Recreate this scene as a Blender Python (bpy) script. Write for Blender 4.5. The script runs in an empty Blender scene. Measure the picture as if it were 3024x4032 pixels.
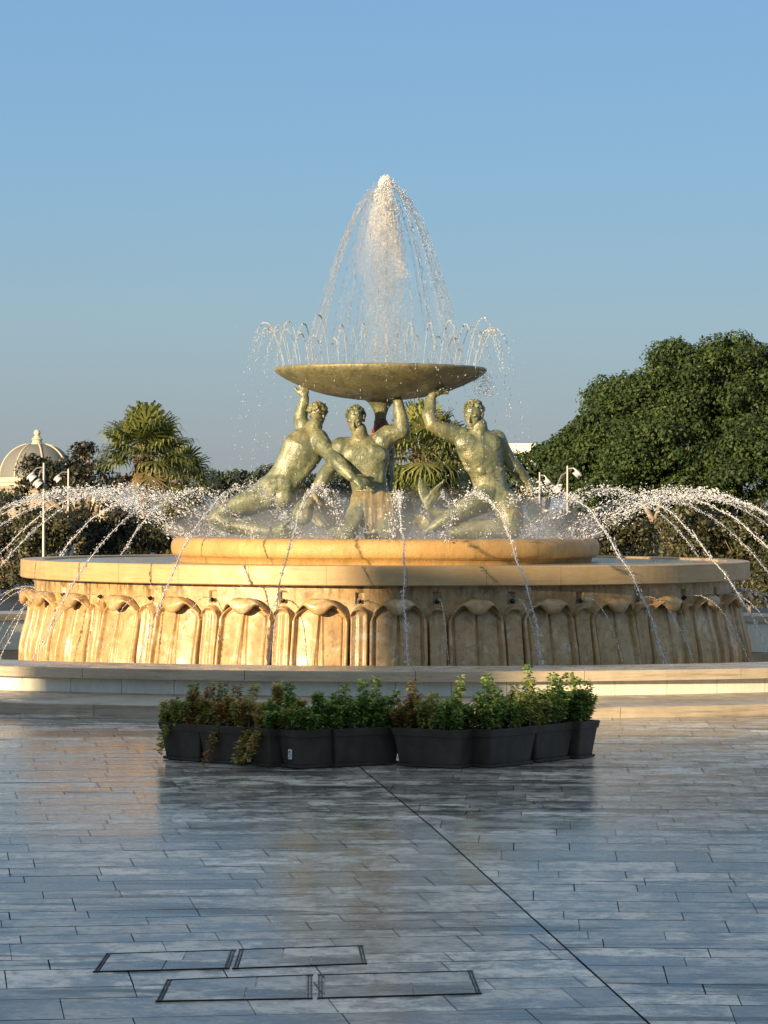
import bpy, math, random
import numpy as np
from mathutils import Vector, Matrix
random.seed(7); rng = np.random.default_rng(7)
sc = bpy.context.scene
COL = sc.collection
PI = math.pi
FPX = 11500.0; HOR = 2008.0; CAMH = 2.2; D = 42.76; ROLL = math.radians(0.17)
rad = math.radians

# ------------------------------------------------------------------ coordinates
def P(xf, yf, z):
    """photo pixel (3024x4032) at depth z in front of the camera -> world point"""
    x = xf-1512.0; y = yf-2016.0
    c, s = math.cos(ROLL), math.sin(ROLL)
    x, y = x*c+y*s, -x*s+y*c
    y += 2016.0
    return Vector((x*z/FPX, -D+z, CAMH-(y-HOR)*z/FPX))
def Pd(xd, yd, z): return P(xd*1.8228, yd*1.8228, z)
def G(xf, yf):
    """pixel -> ground point"""
    x = xf-1512.0; y = yf-2016.0
    yy = -x*math.sin(ROLL)+y*math.cos(ROLL)+2016.0
    return P(xf, yf, CAMH*FPX/(yy-HOR))

# ------------------------------------------------------------------ object helpers
def link(name, verts, faces, mat=None, parent=None, smooth=False, col=None):
    me = bpy.data.meshes.new(name)
    if isinstance(verts, np.ndarray): vl = verts.astype(float).tolist()
    else: vl = [tuple(v) for v in verts]
    me.from_pydata(vl, [], [tuple(int(i) for i in f) for f in faces])
    me.update()
    if smooth: me.polygons.foreach_set('use_smooth', [True]*len(me.polygons))
    if col is not None:
        a = me.color_attributes.new('tone', 'FLOAT_COLOR', 'POINT')
        c = np.ones((len(me.vertices), 4)); c[:, :3] = np.asarray(col).reshape(-1, 1) if np.ndim(col) == 1 else col
        a.data.foreach_set('color', c.ravel())
    if mat: me.materials.append(mat)
    o = bpy.data.objects.new(name, me); COL.objects.link(o)
    if parent: o.parent = parent
    return o
def polys(name, V, nper, mat, parent=None, smooth=False, tone=None):
    """fast mesh of separate n-gons: V is (N*nper,3)"""
    V = np.asarray(V, dtype=np.float32); n = len(V)//nper
    me = bpy.data.meshes.new(name)
    me.vertices.add(len(V)); me.vertices.foreach_set('co', V.ravel())
    me.loops.add(n*nper); me.loops.foreach_set('vertex_index', np.arange(n*nper, dtype=np.int32))
    me.polygons.add(n); me.polygons.foreach_set('loop_start', np.arange(0, n*nper, nper, dtype=np.int32))
    me.polygons.foreach_set('loop_total', np.full(n, nper, dtype=np.int32))
    me.update(calc_edges=True)
    if tone is not None:
        a = me.color_attributes.new('tone', 'FLOAT_COLOR', 'POINT')
        c = np.ones((len(V), 4), dtype=np.float32); t = np.repeat(tone, nper, axis=0)
        c[:, :3] = t if t.ndim == 2 else t[:, None]
        a.data.foreach_set('color', c.ravel())
    if mat: me.materials.append(mat)
    o = bpy.data.objects.new(name, me); COL.objects.link(o)
    if parent: o.parent = parent
    return o
def tag(o, label=None, cat=None, group=None, kind=None):
    if label: o['label'] = label
    if cat: o['category'] = cat
    if group: o['group'] = group
    if kind: o['kind'] = kind
    return o
def empty(name, loc, label, cat, group=None, rz=0):
    o = bpy.data.objects.new(name, None); COL.objects.link(o)
    o.location = loc; o.rotation_euler = (0, 0, rz); o.empty_display_size = .1
    return tag(o, label, cat, group)
def copy_tree(o, parent=None):
    c = o.copy(); COL.objects.link(c)
    if parent: c.parent = parent
    for ch in list(o.children): copy_tree(ch, c)
    return c

class MB:
    def __init__(s): s.v = []; s.f = []; s.t = []
    def add(s, V, F, tone=None):
        b = len(s.v); s.v += [tuple(p) for p in V]; s.f += [tuple(i+b for i in f) for f in F]
        if tone is not None: s.t += [tone]*len(V)
    def box(s, c, size, rz=0, tone=None, taper=1.0):
        hx, hy, hz = size[0]/2, size[1]/2, size[2]/2; V = []
        ca, sa = math.cos(rz), math.sin(rz)
        for z in (-1, 1):
            k = taper if z < 0 else 1
            for x, y in ((-1, -1), (1, -1), (1, 1), (-1, 1)):
                X, Y = x*hx*k, y*hy*k
                V.append((c[0]+X*ca-Y*sa, c[1]+X*sa+Y*ca, c[2]+z*hz))
        s.add(V, [(0, 3, 2, 1), (4, 5, 6, 7), (0, 1, 5, 4), (1, 2, 6, 5), (2, 3, 7, 6), (3, 0, 4, 7)], tone)
    def tube(s, pts, radii, n=8, cap=True, tone=None):
        pts = [Vector(p) for p in pts]
        if not hasattr(radii, '__len__'): radii = [radii]*len(pts)
        up = Vector((0, 0, 1)); V = []; F = []
        for i, p in enumerate(pts):
            t = (pts[min(i+1, len(pts)-1)]-pts[max(i-1, 0)])
            t = t.normalized() if t.length > 1e-9 else Vector((0, 0, 1))
            if abs(t.dot(up)) > .95: up = Vector((0, 1, 0)) if abs(t.y) < .9 else Vector((1, 0, 0))
            a = (up-t*up.dot(t)).normalized(); b = t.cross(a); up = a
            for k in range(n):
                q = 2*PI*k/n
                V.append(p+(a*math.cos(q)+b*math.sin(q))*radii[i])
        for i in range(len(pts)-1):
            for k in range(n):
                F.append((i*n+k, i*n+(k+1) % n, (i+1)*n+(k+1) % n, (i+1)*n+k))
        if cap:
            F.append(tuple(range(n))[::-1]); F.append(tuple((len(pts)-1)*n+k for k in range(n)))
        s.add(V, F, tone)
    def lathe(s, prof, n=96, c=(0, 0), a0=0, a1=2*PI, closed=False, tone=None, caps=False):
        V = []; F = []; m = len(prof); full = abs(a1-a0-2*PI) < 1e-6; cols = n if full else n+1
        for i in range(cols):
            a = a0+(a1-a0)*i/n
            for r, h in prof: V.append((c[0]+r*math.sin(a), c[1]-r*math.cos(a), h))
        for i in range(n):
            j = (i+1) % cols
            for k in range(m if closed else m-1):
                l = (k+1) % m
                F.append((i*m+k, j*m+k, j*m+l, i*m+l))
        if caps and not full:
            F.append(tuple(range(m))); F.append(tuple((cols-1)*m+k for k in range(m))[::-1])
        s.add(V, F, tone)
    def ell(s, c, r, M=None, n=12, m=8, tone=None):
        V = []; F = []
        M = M or Matrix.Identity(3)
        r = r if hasattr(r, '__len__') else (r, r, r)
        for j in range(1, m):
            ph = PI*j/m
            for i in range(n):
                a = 2*PI*i/n
                V.append(Vector(c)+M@Vector((r[0]*math.sin(ph)*math.cos(a), r[1]*math.sin(ph)*math.sin(a), r[2]*math.cos(ph))))
        V.append(Vector(c)+M@Vector((0, 0, r[2]))); V.append(Vector(c)+M@Vector((0, 0, -r[2])))
        T = len(V)-2; B = T+1
        for j in range(m-2):
            for i in range(n):
                F.append((j*n+i, (j+1)*n+i, (j+1)*n+(i+1) % n, j*n+(i+1) % n))
        for i in range(n):
            F.append((T, i, (i+1) % n)); F.append((B, (m-2)*n+(i+1) % n, (m-2)*n+i))
        s.add(V, F, tone)
    def loft(s, secs, n=16):
        """secs: (centre, widthvec, depthvec) closed elliptical loft, rounded ends"""
        V = []; F = []
        secs = list(secs)
        for c, a, b in secs:
            c, a, b = Vector(c), Vector(a), Vector(b)
            for k in range(n):
                q = 2*PI*k/n; V.append(c+a*math.cos(q)+b*math.sin(q))
        for i in range(len(secs)-1):
            for k in range(n): F.append((i*n+k, i*n+(k+1) % n, (i+1)*n+(k+1) % n, (i+1)*n+k))
        F.append(tuple(range(n))[::-1]); F.append(tuple((len(secs)-1)*n+k for k in range(n)))
        s.add(V, F)
    def limb(s, pts, radii, n=12):
        """rounded tapered limb: spheres at joints + cones"""
        for p, r in zip(pts, radii): s.ell(p, r*.995, n=n, m=8)
        for i in range(len(pts)-1):
            a, b = Vector(pts[i]), Vector(pts[i+1])
            k = 4; s.tube([a.lerp(b, j/k) for j in range(k+1)], [radii[i]+(radii[i+1]-radii[i])*j/k for j in range(k+1)], n=n)
    def build(s, name, mat, parent=None, smooth=False):
        return link(name, s.v, s.f, mat, parent, smooth, np.array(s.t, dtype=float) if len(s.t) == len(s.v) and s.t else None)

def bake(o, mods):
    """apply modifiers without operators"""
    for kind, kw in mods:
        m = o.modifiers.new(kind, kind)
        for k, v in kw.items(): setattr(m, k, v)
    dg = bpy.context.evaluated_depsgraph_get()
    me = bpy.data.meshes.new_from_object(o.evaluated_get(dg))
    o.modifiers.clear(); old = o.data; o.data = me; bpy.data.meshes.remove(old)
    me.polygons.foreach_set('use_smooth', [True]*len(me.polygons))
    return o

# ------------------------------------------------------------------ materials
class NT:
    def __init__(s, name):
        s.m = bpy.data.materials.new(name); s.m.use_nodes = True
        s.t = s.m.node_tree; s.n = s.t.nodes; s.l = s.t.links
        s.b = s.n['Principled BSDF']; s.out = s.n['Material Output']
        s.co = s.n.new('ShaderNodeTexCoord').outputs['Object']
    def new(s, typ, **kw):
        nd = s.n.new(typ)
        for k, v in kw.items():
            if k in nd.inputs.keys(): nd.inputs[k].default_value = v
            else: setattr(nd, k, v)
        return nd
    def noise(s, scale, detail=4, rough=.55, vec=None, stretch=None):
        v = vec or s.co
        if stretch:
            mp = s.new('ShaderNodeMapping'); mp.inputs['Scale'].default_value = stretch
            s.l.new(v, mp.inputs['Vector']); v = mp.outputs[0]
        nd = s.new('ShaderNodeTexNoise'); nd.inputs['Scale'].default_value = scale
        nd.inputs['Detail'].default_value = detail; nd.inputs['Roughness'].default_value = rough
        s.l.new(v, nd.inputs['Vector']); return nd.outputs['Fac']
    def ramp(s, fac, stops):
        r = s.new('ShaderNodeValToRGB'); e = r.color_ramp.elements
        while len(e) < len(stops): e.new(.5)
        for el, (p, c) in zip(e, stops):
            el.position = p; el.color = (c, c, c, 1) if not hasattr(c, '__len__') else (*c, 1)
        s.l.new(fac, r.inputs[0]); return r.outputs[0]
    def mix(s, fac, a, b, mode='MIX'):
        m = s.new('ShaderNodeMix', data_type='RGBA', blend_type=mode)
        for si, v in ((0, fac), (6, a), (7, b)):
            sock = m.inputs[si]
            if isinstance(v, (int, float)): sock.default_value = v if si == 0 else (v, v, v, 1)
            elif isinstance(v, tuple): sock.default_value = (*v, 1)
            else: s.l.new(v, sock)
        return m.outputs[2]
    def set(s, **kw):
        for k, v in kw.items():
            k = k.replace('_', ' ')
            if isinstance(v, bpy.types.NodeSocket): s.l.new(v, s.b.inputs[k])
            elif hasattr(v, '__len__'): s.b.inputs[k].default_value = (*v, 1)
            else: s.b.inputs[k].default_value = v
        return s
    def bump(s, fac, strength=.3, dist=.02, prev=None):
        b = s.new('ShaderNodeBump'); b.inputs['Strength'].default_value = strength; b.inputs['Distance'].default_value = dist
        s.l.new(fac, b.inputs['Height'])
        if prev: s.l.new(prev, b.inputs['Normal'])
        s.l.new(b.outputs[0], s.b.inputs['Normal']); return b.outputs[0]
    def tone(s):
        a = s.new('ShaderNodeVertexColor'); a.layer_name = 'tone'; return a.outputs[0]

def mat_stone(name, ca, cb, stain=(.2, .14, .07), rough=.35, streak=True, bump=.25, stain_amt=.5, band=False, world=False, drips=False):
    t = NT(name)
    if world: t.co = t.n.new('ShaderNodeNewGeometry').outputs['Position']
    n1 = t.noise(2.2, 6, .6)
    c = t.mix(t.ramp(n1, [(.3, 0.), (.7, 1.)]), ca, cb)
    n2 = t.noise(18, 6, .7, stretch=(1, 1, .35) if not band else (.25, .25, 3.5))
    c = t.mix(t.ramp(n2, [(.45, 0.), (.8, .55)]), c, stain)
    if streak:
        n3 = t.noise(7, 5, .6, stretch=(1, 1, .12))
        f = t.ramp(n3, [(.52, 0.), (.75, stain_amt)])
        c = t.mix(f, c, stain)
    if band:
        n4 = t.noise(3.5, 5, .65, stretch=(.3, .3, 7))
        c = t.mix(t.ramp(n4, [(.5, 0.), (.72, stain_amt)]), c, stain)
    if drips:      # algae drips below the cornice, pale lime marks, and mottling
        sx = t.n.new('ShaderNodeSeparateXYZ'); t.l.new(t.co, sx.inputs[0])
        z = t.n.new('ShaderNodeMapRange'); z.inputs[1].default_value = .98; z.inputs[2].default_value = 1.22; t.l.new(sx.outputs[2], z.inputs[0])
        nd = t.ramp(t.noise(9, 5, .65, stretch=(1, 1, .25)), [(.50, 0.), (.60, 1.)])
        m_ = t.n.new('ShaderNodeMath'); m_.operation = 'MULTIPLY'; t.l.new(nd, m_.inputs[0]); t.l.new(z.outputs[0], m_.inputs[1])
        c = t.mix(m_.outputs[0], c, (.075, .055, .02))
        c = t.mix(t.ramp(t.noise(3.1, 6, .7), [(.53, 0.), (.62, .6)]), c, (.64, .54, .38))
        c = t.mix(t.ramp(t.noise(12, 6, .75), [(.50, 0.), (.62, .6)]), c, (.24, .14, .055))
    t.set(Base_Color=c, Roughness=t.ramp(t.noise(5, 4), [(.3, rough*.6), (.7, min(1, rough*1.7))]))
    t.bump(t.noise(35, 6, .7), bump, .01)
    return t.m

M = {}
M['petal'] = mat_stone('travertine_petals', (.53, .36, .17), (.43, .28, .125), (.22, .12, .045), rough=.3, stain_amt=.65, world=True, drips=True)
M['cornice'] = mat_stone('travertine_cornice', (.54, .385, .19), (.44, .30, .14), (.30, .19, .09), rough=.35, streak=False, band=True, stain_amt=.5)
M['roll'] = mat_stone('yellow_wet_stone', (.57, .35, .13), (.44, .26, .09), (.24, .15, .05), rough=.4, stain_amt=.75, bump=1.0)
M['coping'] = mat_stone('travertine_coping', (.56, .47, .34), (.46, .38, .27), (.22, .16, .11), rough=.22, streak=False, band=True, stain_amt=.6)
M['white'] = mat_stone('white_limestone', (.80, .80, .70), (.72, .71, .61), (.5, .46, .36), rough=.45, streak=True, stain_amt=.2, bump=.1)
M['step'] = mat_stone('stained_step_stone', (.50, .42, .31), (.36, .29, .21), (.13, .11, .08), rough=.4, streak=False, band=True, stain_amt=.9)
M['basin'] = mat_stone('basin_stone', (.25, .17, .10), (.18, .13, .08), (.1, .08, .05), rough=.4)

def mat_bronze(name, ca, cb, cc, rough=.26):
    t = NT(name)
    c = t.mix(t.ramp(t.noise(3.2, 6, .65), [(.42, 0.), (.57, 1.)]), ca, cb)
    c = t.mix(t.ramp(t.noise(7, 6, .7, stretch=(1, 1, .3)), [(.50, 0.), (.62, .85)]), c, cc)
    c = t.mix(t.ramp(t.noise(1.6, 5, .6), [(.5, 0.), (.7, .5)]), c, (.27, .17, .05))
    c = t.mix(t.ramp(t.noise(26, 5, .7), [(.45, 0.), (.7, .7)]), c, (.05, .058, .03))
    t.set(Base_Color=c, Metallic=.0, Roughness=t.ramp(t.noise(6, 4), [(.3, rough*.6), (.7, rough*1.9)]), Specular_IOR_Level=.7)
    t.bump(t.noise(60, 4, .6), .35, .006, t.bump(t.noise(17, 6, .65), .7, .016))
    return t.m
M['bronze'] = mat_bronze('verdigris_bronze', (.125, .138, .075), (.245, .262, .155), (.06, .08, .05))
M['bowl'] = mat_bronze('mossy_bronze', (.19, .17, .085), (.25, .23, .12), (.11, .11, .055), rough=.35)
M['shell'] = mat_bronze('rusty_bronze', (.22, .09, .06), (.28, .13, .09), (.12, .06, .04), rough=.4)

M['weed'] = mat_bronze('brown_seaweed_bronze', (.20, .14, .06), (.24, .20, .10), (.10, .10, .05), rough=.4)
def simple(name, col, rough=.5, metal=0, **kw):
    t = NT(name); t.set(Base_Color=col, Roughness=rough, Metallic=metal, **kw)
    return t.m
t = NT('dark_plastic'); t.set(Base_Color=t.ramp(t.noise(6, 5), [(.3, (.045, .038, .031)), (.7, (.08, .069, .056))]), Roughness=.5, Specular_IOR_Level=.3); t.bump(t.noise(80, 3), .08, .004); M['plastic'] = t.m
M['metal'] = simple('galvanised_metal', (.30, .29, .27), .5, .5)
M['darkmetal'] = simple('dark_metal', (.02, .02, .02), .5, .5)
M['lampglass'] = simple('white_lamp_body', (.5, .5, .5), .4)
M['sticker'] = simple('white_sticker', (.8, .8, .78), .5)
M['ink'] = simple('black_ink', (.02, .02, .02), .6)
M['soil'] = simple('soil', (.03, .022, .015), .9)

def mat_leaf(name, stops, transl=.25, rough=.5):
    t = NT(name); c = t.ramp(t.tone(), stops)
    t.set(Base_Color=c, Roughness=rough)
    tr = t.new('ShaderNodeBsdfTranslucent'); t.l.new(c, tr.inputs[0])
    mx = t.new('ShaderNodeMixShader'); mx.inputs[0].default_value = transl
    t.l.new(t.b.outputs[0], mx.inputs[1]); t.l.new(tr.outputs[0], mx.inputs[2]); t.l.new(mx.outputs[0], t.out.inputs[0])
    return t.m
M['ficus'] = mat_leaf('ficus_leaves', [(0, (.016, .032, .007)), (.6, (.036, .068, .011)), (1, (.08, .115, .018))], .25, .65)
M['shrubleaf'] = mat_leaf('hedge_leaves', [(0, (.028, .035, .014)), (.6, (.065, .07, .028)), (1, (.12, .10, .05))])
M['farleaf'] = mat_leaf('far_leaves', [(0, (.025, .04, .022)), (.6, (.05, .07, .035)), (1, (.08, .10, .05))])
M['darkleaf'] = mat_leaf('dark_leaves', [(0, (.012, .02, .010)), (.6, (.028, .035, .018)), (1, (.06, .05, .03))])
M['palm'] = mat_leaf('palm_fronds', [(0, (.05, .07, .02)), (.5, (.16, .19, .05)), (1, (.34, .34, .11))], .3, .4)
M['deadpalm'] = mat_leaf('dry_palm_fronds', [(0, (.11, .09, .04)), (1, (.30, .24, .12))], .2, .7)
t = NT('palm_trunk'); t.set(Base_Color=t.ramp(t.noise(9, 6, .7, stretch=(1, 1, 3)), [(.3, (.09, .055, .035)), (.7, (.24, .16, .10))]), Roughness=.85); t.bump(t.noise(12, 5, stretch=(1, 1, 4)), .9, .06); M['trunk'] = t.m
t = NT('pale_bark'); t.set(Base_Color=t.ramp(t.noise(4, 5), [(.3, (.16, .12, .08)), (.7, (.34, .26, .18))]), Roughness=.8); M['bark'] = t.m
t = NT('planter_leaves')
t.set(Base_Color=t.tone(), Roughness=.42)
tr = t.new('ShaderNodeBsdfTranslucent'); t.l.new(t.tone(), tr.inputs[0]); mx = t.new('ShaderNodeMixShader'); mx.inputs[0].default_value = .42
t.l.new(t.b.outputs[0], mx.inputs[1]); t.l.new(tr.outputs[0], mx.inputs[2]); t.l.new(mx.outputs[0], t.out.inputs[0]); M['potleaf'] = t.m

# water materials
t = NT('white_water'); t.set(Base_Color=(.86, .88, .92), Roughness=.15, Transmission_Weight=.5, IOR=1.33); M['foam'] = t.m
t = NT('clear_water'); t.set(Base_Color=(.93, .95, .97), Roughness=.06, Transmission_Weight=.8, IOR=1.33); M['drop'] = t.m
t = NT('jet_water'); t.set(Base_Color=(.80, .83, .87), Roughness=.12, Transmission_Weight=.55, IOR=1.33); M['jet'] = t.m
M['crown'] = simple('bright_foam', (.9, .9, .9), .6)
t = NT('still_water'); t.set(Base_Color=(.10, .12, .12), Roughness=.06, IOR=1.33, Specular_IOR_Level=.6)
t.bump(t.noise(7, 4, .6), .35, .03); M['pool'] = t.m

t = NT('water_film_on_stone'); t.set(Base_Color=(.40, .33, .22), Roughness=.16, Specular_IOR_Level=.5); t.bump(t.noise(9, 5, .6, stretch=(1, 1, 1)), .5, .02); M['wettop'] = t.m
# ------------------------------------------------------------------ paving
t = NT('wet_paving_slabs')
tn = t.tone()
n1 = t.noise(.55, 6, .65)
n2 = t.noise(2.6, 8, .76, stretch=(1.0, 1.0, 1))
n3 = t.noise(9, 6, .75, stretch=(1.2, .9, 1))
n4 = t.noise(1.1, 7, .7, stretch=(.35, 2.0, 1))
c = t.mix(tn, (.24, .23, .205), (.78, .735, .64))
c = t.mix(t.ramp(n2, [(.46, 0.), (.57, .8)]), c, (.10, .10, .095))
c = t.mix(t.ramp(n3, [(.49, 0.), (.62, .6)]), c, (.19, .18, .16))
c = t.mix(t.ramp(n4, [(.545, 0.), (.60, .85)]), c, (.055, .055, .052))
c = t.mix(t.ramp(n1, [(.5, 0.), (.75, .4)]), c, (.30, .25, .18))
vr = t.n.new('ShaderNodeTexVoronoi'); vr.inputs['Scale'].default_value = 1.7; t.l.new(t.co, vr.inputs['Vector'])
c = t.mix(t.ramp(vr.outputs['Distance'], [(.035, .9), (.055, 0.)]), c, (.03, .028, .026))
rg = t.mix(t.ramp(n2, [(.35, 0.), (.62, 1.)]), t.ramp(tn, [(0, .14), (1, .34)]), .12)
t.set(Base_Color=c, Roughness=rg, Specular_IOR_Level=t.mix(t.ramp(n2, [(.5, 0.), (.66, 1.)]), .04, .11))
t.bump(t.mix(.5, n3, n2), .25, .006)
M['paving'] = t.m
t = NT('joint_mortar'); t.set(Base_Color=t.ramp(t.noise(5, 4), [(.3, (.02, .019, .018)), (.7, (.05, .048, .045))]), Roughness=.5); M['joint'] = t.m
t = NT('far_ground_paving')
t.set(Base_Color=t.ramp(t.noise(.6, 6), [(.3, (.19, .19, .18)), (.7, (.29, .28, .26))]), Roughness=.55); M['farground'] = t.m

gb = MB(); R0 = 4000
gb.lathe([(0.001, -.012), (60, -.012), (400, -.012), (R0, -.012)], n=96)
g = gb.build('ground', M['farground']); tag(g, kind='structure')
CX = .02   # fountain axis
# recess of the basin is cut by building the near ground as a ring
g.data.clear_geometry()
gb = MB(); gb.lathe([(10.3, -.012), (14, -.012), (60, -.012), (400, -.012), (R0, -.012)], n=128, c=(CX, 0))
me = gb.build('tmp', None).data; g.data = me; me.materials.append(M['joint'])
bpy.data.objects.remove(bpy.data.objects['tmp'])
g.data.materials.clear(); g.data.materials.append(M['joint'])

def clip(poly, a, b, c):
    """keep a*x+b*y+c >= 0"""
    out = []
    for i in range(len(poly)):
        p, q = poly[i], poly[(i+1) % len(poly)]
        dp = a*p[0]+b*p[1]+c; dq = a*q[0]+b*q[1]+c
        if dp >= 0: out.append(p)
        if dp*dq < 0:
            s = dp/(dp-dq); out.append((p[0]+(q[0]-p[0])*s, p[1]+(q[1]-p[1])*s))
    return out
l0 = G(1486, 3081); l1 = G(2552, 4032)
dx, dy = l1.x-l0.x, l1.y-l0.y; ln = math.hypot(dx, dy); nx, ny = dy/ln, -dx/ln     # normal
if nx > 0: nx, ny = -nx, -ny                                                        # points left
cc = -(nx*l0.x+ny*l0.y)
# two access cover pairs are left out of the slab field
covers = []
for xa, ya, xb, yb, xc, yc, xd, yd in ((366, 3839, 905, 3825, 930, 3752, 416, 3767), (915, 3826, 1447, 3806, 1430, 3735, 940, 3750),
                                       (612, 3953, 1232, 3942, 1232, 3848, 655, 3868), (1250, 3941, 1898, 3922, 1862, 3832, 1250, 3848)):
    covers.append([G(xa, ya), G(xb, yb), G(xc, yc), G(xd, yd)])
def incover(x, y):
    for q in covers:
        s = True
        for i in range(4):
            a, b = q[i], q[(i+1) % 4]
            if (b.x-a.x)*(y-a.y)-(b.y-a.y)*(x-a.x) < -.0: s = False
        if s: return True
    return False
pv, pf, pt = [], [], []
def fall(x, y):
    """gentle drainage falls of the square: a low crest in front of the planters"""
    zc = y+D-.30*min(0, x)*1.0
    crest = 19.9
    if zc < crest: return .030*max(0, min(1, (zc-11)/(crest-11)))
    return .030*max(0, min(1, (24.4-zc)/(24.4-crest)))
def slab(poly, tone, tilt=.0006):
    if len(poly) < 3: return
    b = len(pv); mx_, my_ = np.mean([p[0] for p in poly]), np.mean([p[1] for p in poly])
    if math.hypot(mx_-CX, my_) < 10.9: return
    tx, ty = rng.normal(0, tilt), rng.normal(0, tilt); z0 = rng.normal(0, .0003)
    for x, y in poly: pv.append((x, y, z0+tx*(x-mx_)+ty*(y-my_)+fall(x, y))); pt.append(tone)
    pf.append(tuple(range(b, b+len(poly))))
for side, yaw, ox in ((1, rad(8.5), .1), (-1, rad(-3), .35)):
    ca, sa = math.cos(yaw), math.sin(yaw)
    v = -62.0; gap = .0055
    o = (0.0, -30.0)
    v = -28.0
    while v < 26:
        hgt = random.choice((.28, .30, .40, .42, .52))
        u = -26-random.random()*.9
        dark = random.random() < .12
        rowt = random.gauss(0, .07)
        while u < 26:
            L = random.choice((.38, .45, .55, .62, .7, .8, .95))*random.uniform(.93, 1.06)
            g2 = random.choice((.0015, .002, .0025, .0035))
            q = [(u+g2, v+gap), (u+L-g2, v+gap), (u+L-g2, v+hgt-gap), (u+g2, v+hgt-gap)]
            sk = .10*side if side > 0 else .03*side
            pts = []
            for a, b in q:
                a2 = a+sk*0*b
                pts.append((o[0]+a2*ca-b*sa, o[1]+a2*sa+b*ca))
            cxm = sum(p[0] for p in pts)/4; cym = sum(p[1] for p in pts)/4
            tone = min(1, max(0, (random.gauss(.12, .1) if dark else random.gauss(.62, .24))+rowt))
            u += L
            if abs(cxm) > 12+max(0, cym+30)*.2 or math.hypot(cxm-CX, cym) > 60: continue
            pts = clip(pts, side*nx, side*ny, side*cc-.006)
            if len(pts) < 3: continue
            
            slab(pts, tone)
        v += hgt
pav = link('pavement', pv, pf, M['paving'], col=np.array(pt, dtype=float)); tag(pav, kind='structure')

cover_names = [('left inset slab cover in the farther pair, beside its twin to the right'), ('right inset slab cover in the farther pair, ending under the seam above'),
               ('left inset slab cover of the nearest pair, lower edge of the view'), ('right inset slab cover of the nearest pair, closest to the long diagonal joint')]
for ci, q in enumerate(covers):
    c0 = (q[0]+q[1]+q[2]+q[3])/4; c0.z = fall(c0.x, c0.y)+.0035
    e = empty('access_cover', c0, cover_names[ci], 'access cover', 'paved access covers in the foreground')
    fr = MB(); lid = []
    L = [p-c0 for p in q]
    lv, lf, lt = [], [], []
    def strip(a, b, w, off, z):
        d = (b-a).normalized(); n = Vector((-d.y, d.x, 0))
        V = []
        for zz in (-.006, z):
            for p in (a+n*off, b+n*off, b+n*(off+w), a+n*(off+w)): V.append((p.x, p.y, zz))
        fr.add(V, [(0, 3, 2, 1), (4, 5, 6, 7), (0, 1, 5, 4), (1, 2, 6, 5), (2, 3, 7, 6), (3, 0, 4, 7)])
    for i in range(4):
        a, b = L[i], L[(i+1) % 4]
        if i in (1, 3):
            strip(a, b, .006, .004, .003+.0002*i); strip(a, b, .006, .018, .0035+.0002*i)
        else:
            strip(a, b, .007, .003, .0026+.0002*i)
    fr.build('frame', M['darkmetal'], e)
    # four inset slabs
    def bil(s, t_): return L[0].lerp(L[1], s).lerp(L[3].lerp(L[2], s), t_)
    sp = .5 if ci in (0, 3) else .56
    for (s0, s1, t0, t1) in ((.035, .965, .0, .0),):
        rows = ((.03, .5), (.51, .97))
        for ri, (ta, tb) in enumerate(rows):
            cut = (sp, .62)[ri] if ci % 2 == 0 else (.58, .36)[ri]
            for (sa_, sb_) in ((.045, cut-.006), (cut+.006, .955)):
                b0 = len(lv); tn_ = random.choice((.25, .55, .7, .8))
                for s_, t__ in ((sa_, ta), (sb_, ta), (sb_, tb), (sa_, tb)):
                    p = bil(s_, t__); lv.append((p.x, p.y, .0005)); lt.append(tn_)
                lf.append((b0, b0+1, b0+2, b0+3))
    link('lid', lv, lf, M['paving'], e, col=np.array(lt))

# ------------------------------------------------------------------ outer basin
def ring_blocks(prof, n, off, gap, R, seg=6, mat=None, name='', parent=None, tone=False):
    mb = MB()
    for i in range(n):
        a0 = rad(off)+2*PI*i/n+gap/2/R; a1 = rad(off)+2*PI*(i+1)/n-gap/2/R
        mb.lathe(prof, n=seg, c=(0, 0), a0=a0, a1=a1, closed=True, caps=True)
    return mb.build(name, mat, parent)
basin = empty('fountain_basin', (CX, 0, 0), 'low round outer basin with travertine coping, white block wall and stained step', 'fountain basin')
RC = 10.56
ring_blocks([(RC, .304), (RC+.0, .412), (RC-.008, .42), (RC-1.15, .42), (RC-1.16, .41), (RC-1.16, .304)], 35, 1.8, .006, RC, mat=M['coping'], name='coping', parent=basin)
ring_blocks([(RC-.16, .07), (RC-.16, .303), (RC-.3, .303), (RC-.3, .07)], 105, .6, .006, RC, seg=3, mat=M['white'], name='outer_wall', parent=basin)
ring_blocks([(RC-1.0, -.20), (RC-1.0, .303), (RC-1.12, .303), (RC-1.12, -.20)], 60, .6, .006, RC, seg=4, mat=M['white'], name='inner_wall', parent=basin)
mb = MB(); mb.lathe([(RC-.29, .0), (RC-.29, .30), (RC-1.01, .30), (RC-1.01, -.4)], n=140); mb.build('core', M['basin'], basin)
ring_blocks([(RC+1.45, -.05), (RC+1.45, .11), (RC+1.44, .118), (RC-.155, .135), (RC-.155, -.05)], 40, 3, .005, RC, seg=6, mat=M['step'], name='step', parent=basin)
mb = MB(); mb.lathe([(RC-.98, -.205), (RC-1.5, -.205), (RC-1.9, -.42), (4.9, -.55)], n=140); mb.build('floor', M['basin'], basin)
wt = MB(); wt.lathe([(5.0, -.34), (RC-1.6, -.34)], n=128); w = wt.build('water', M['pool']); w.location = (CX, 0, 0); tag(w, kind='structure')

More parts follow.
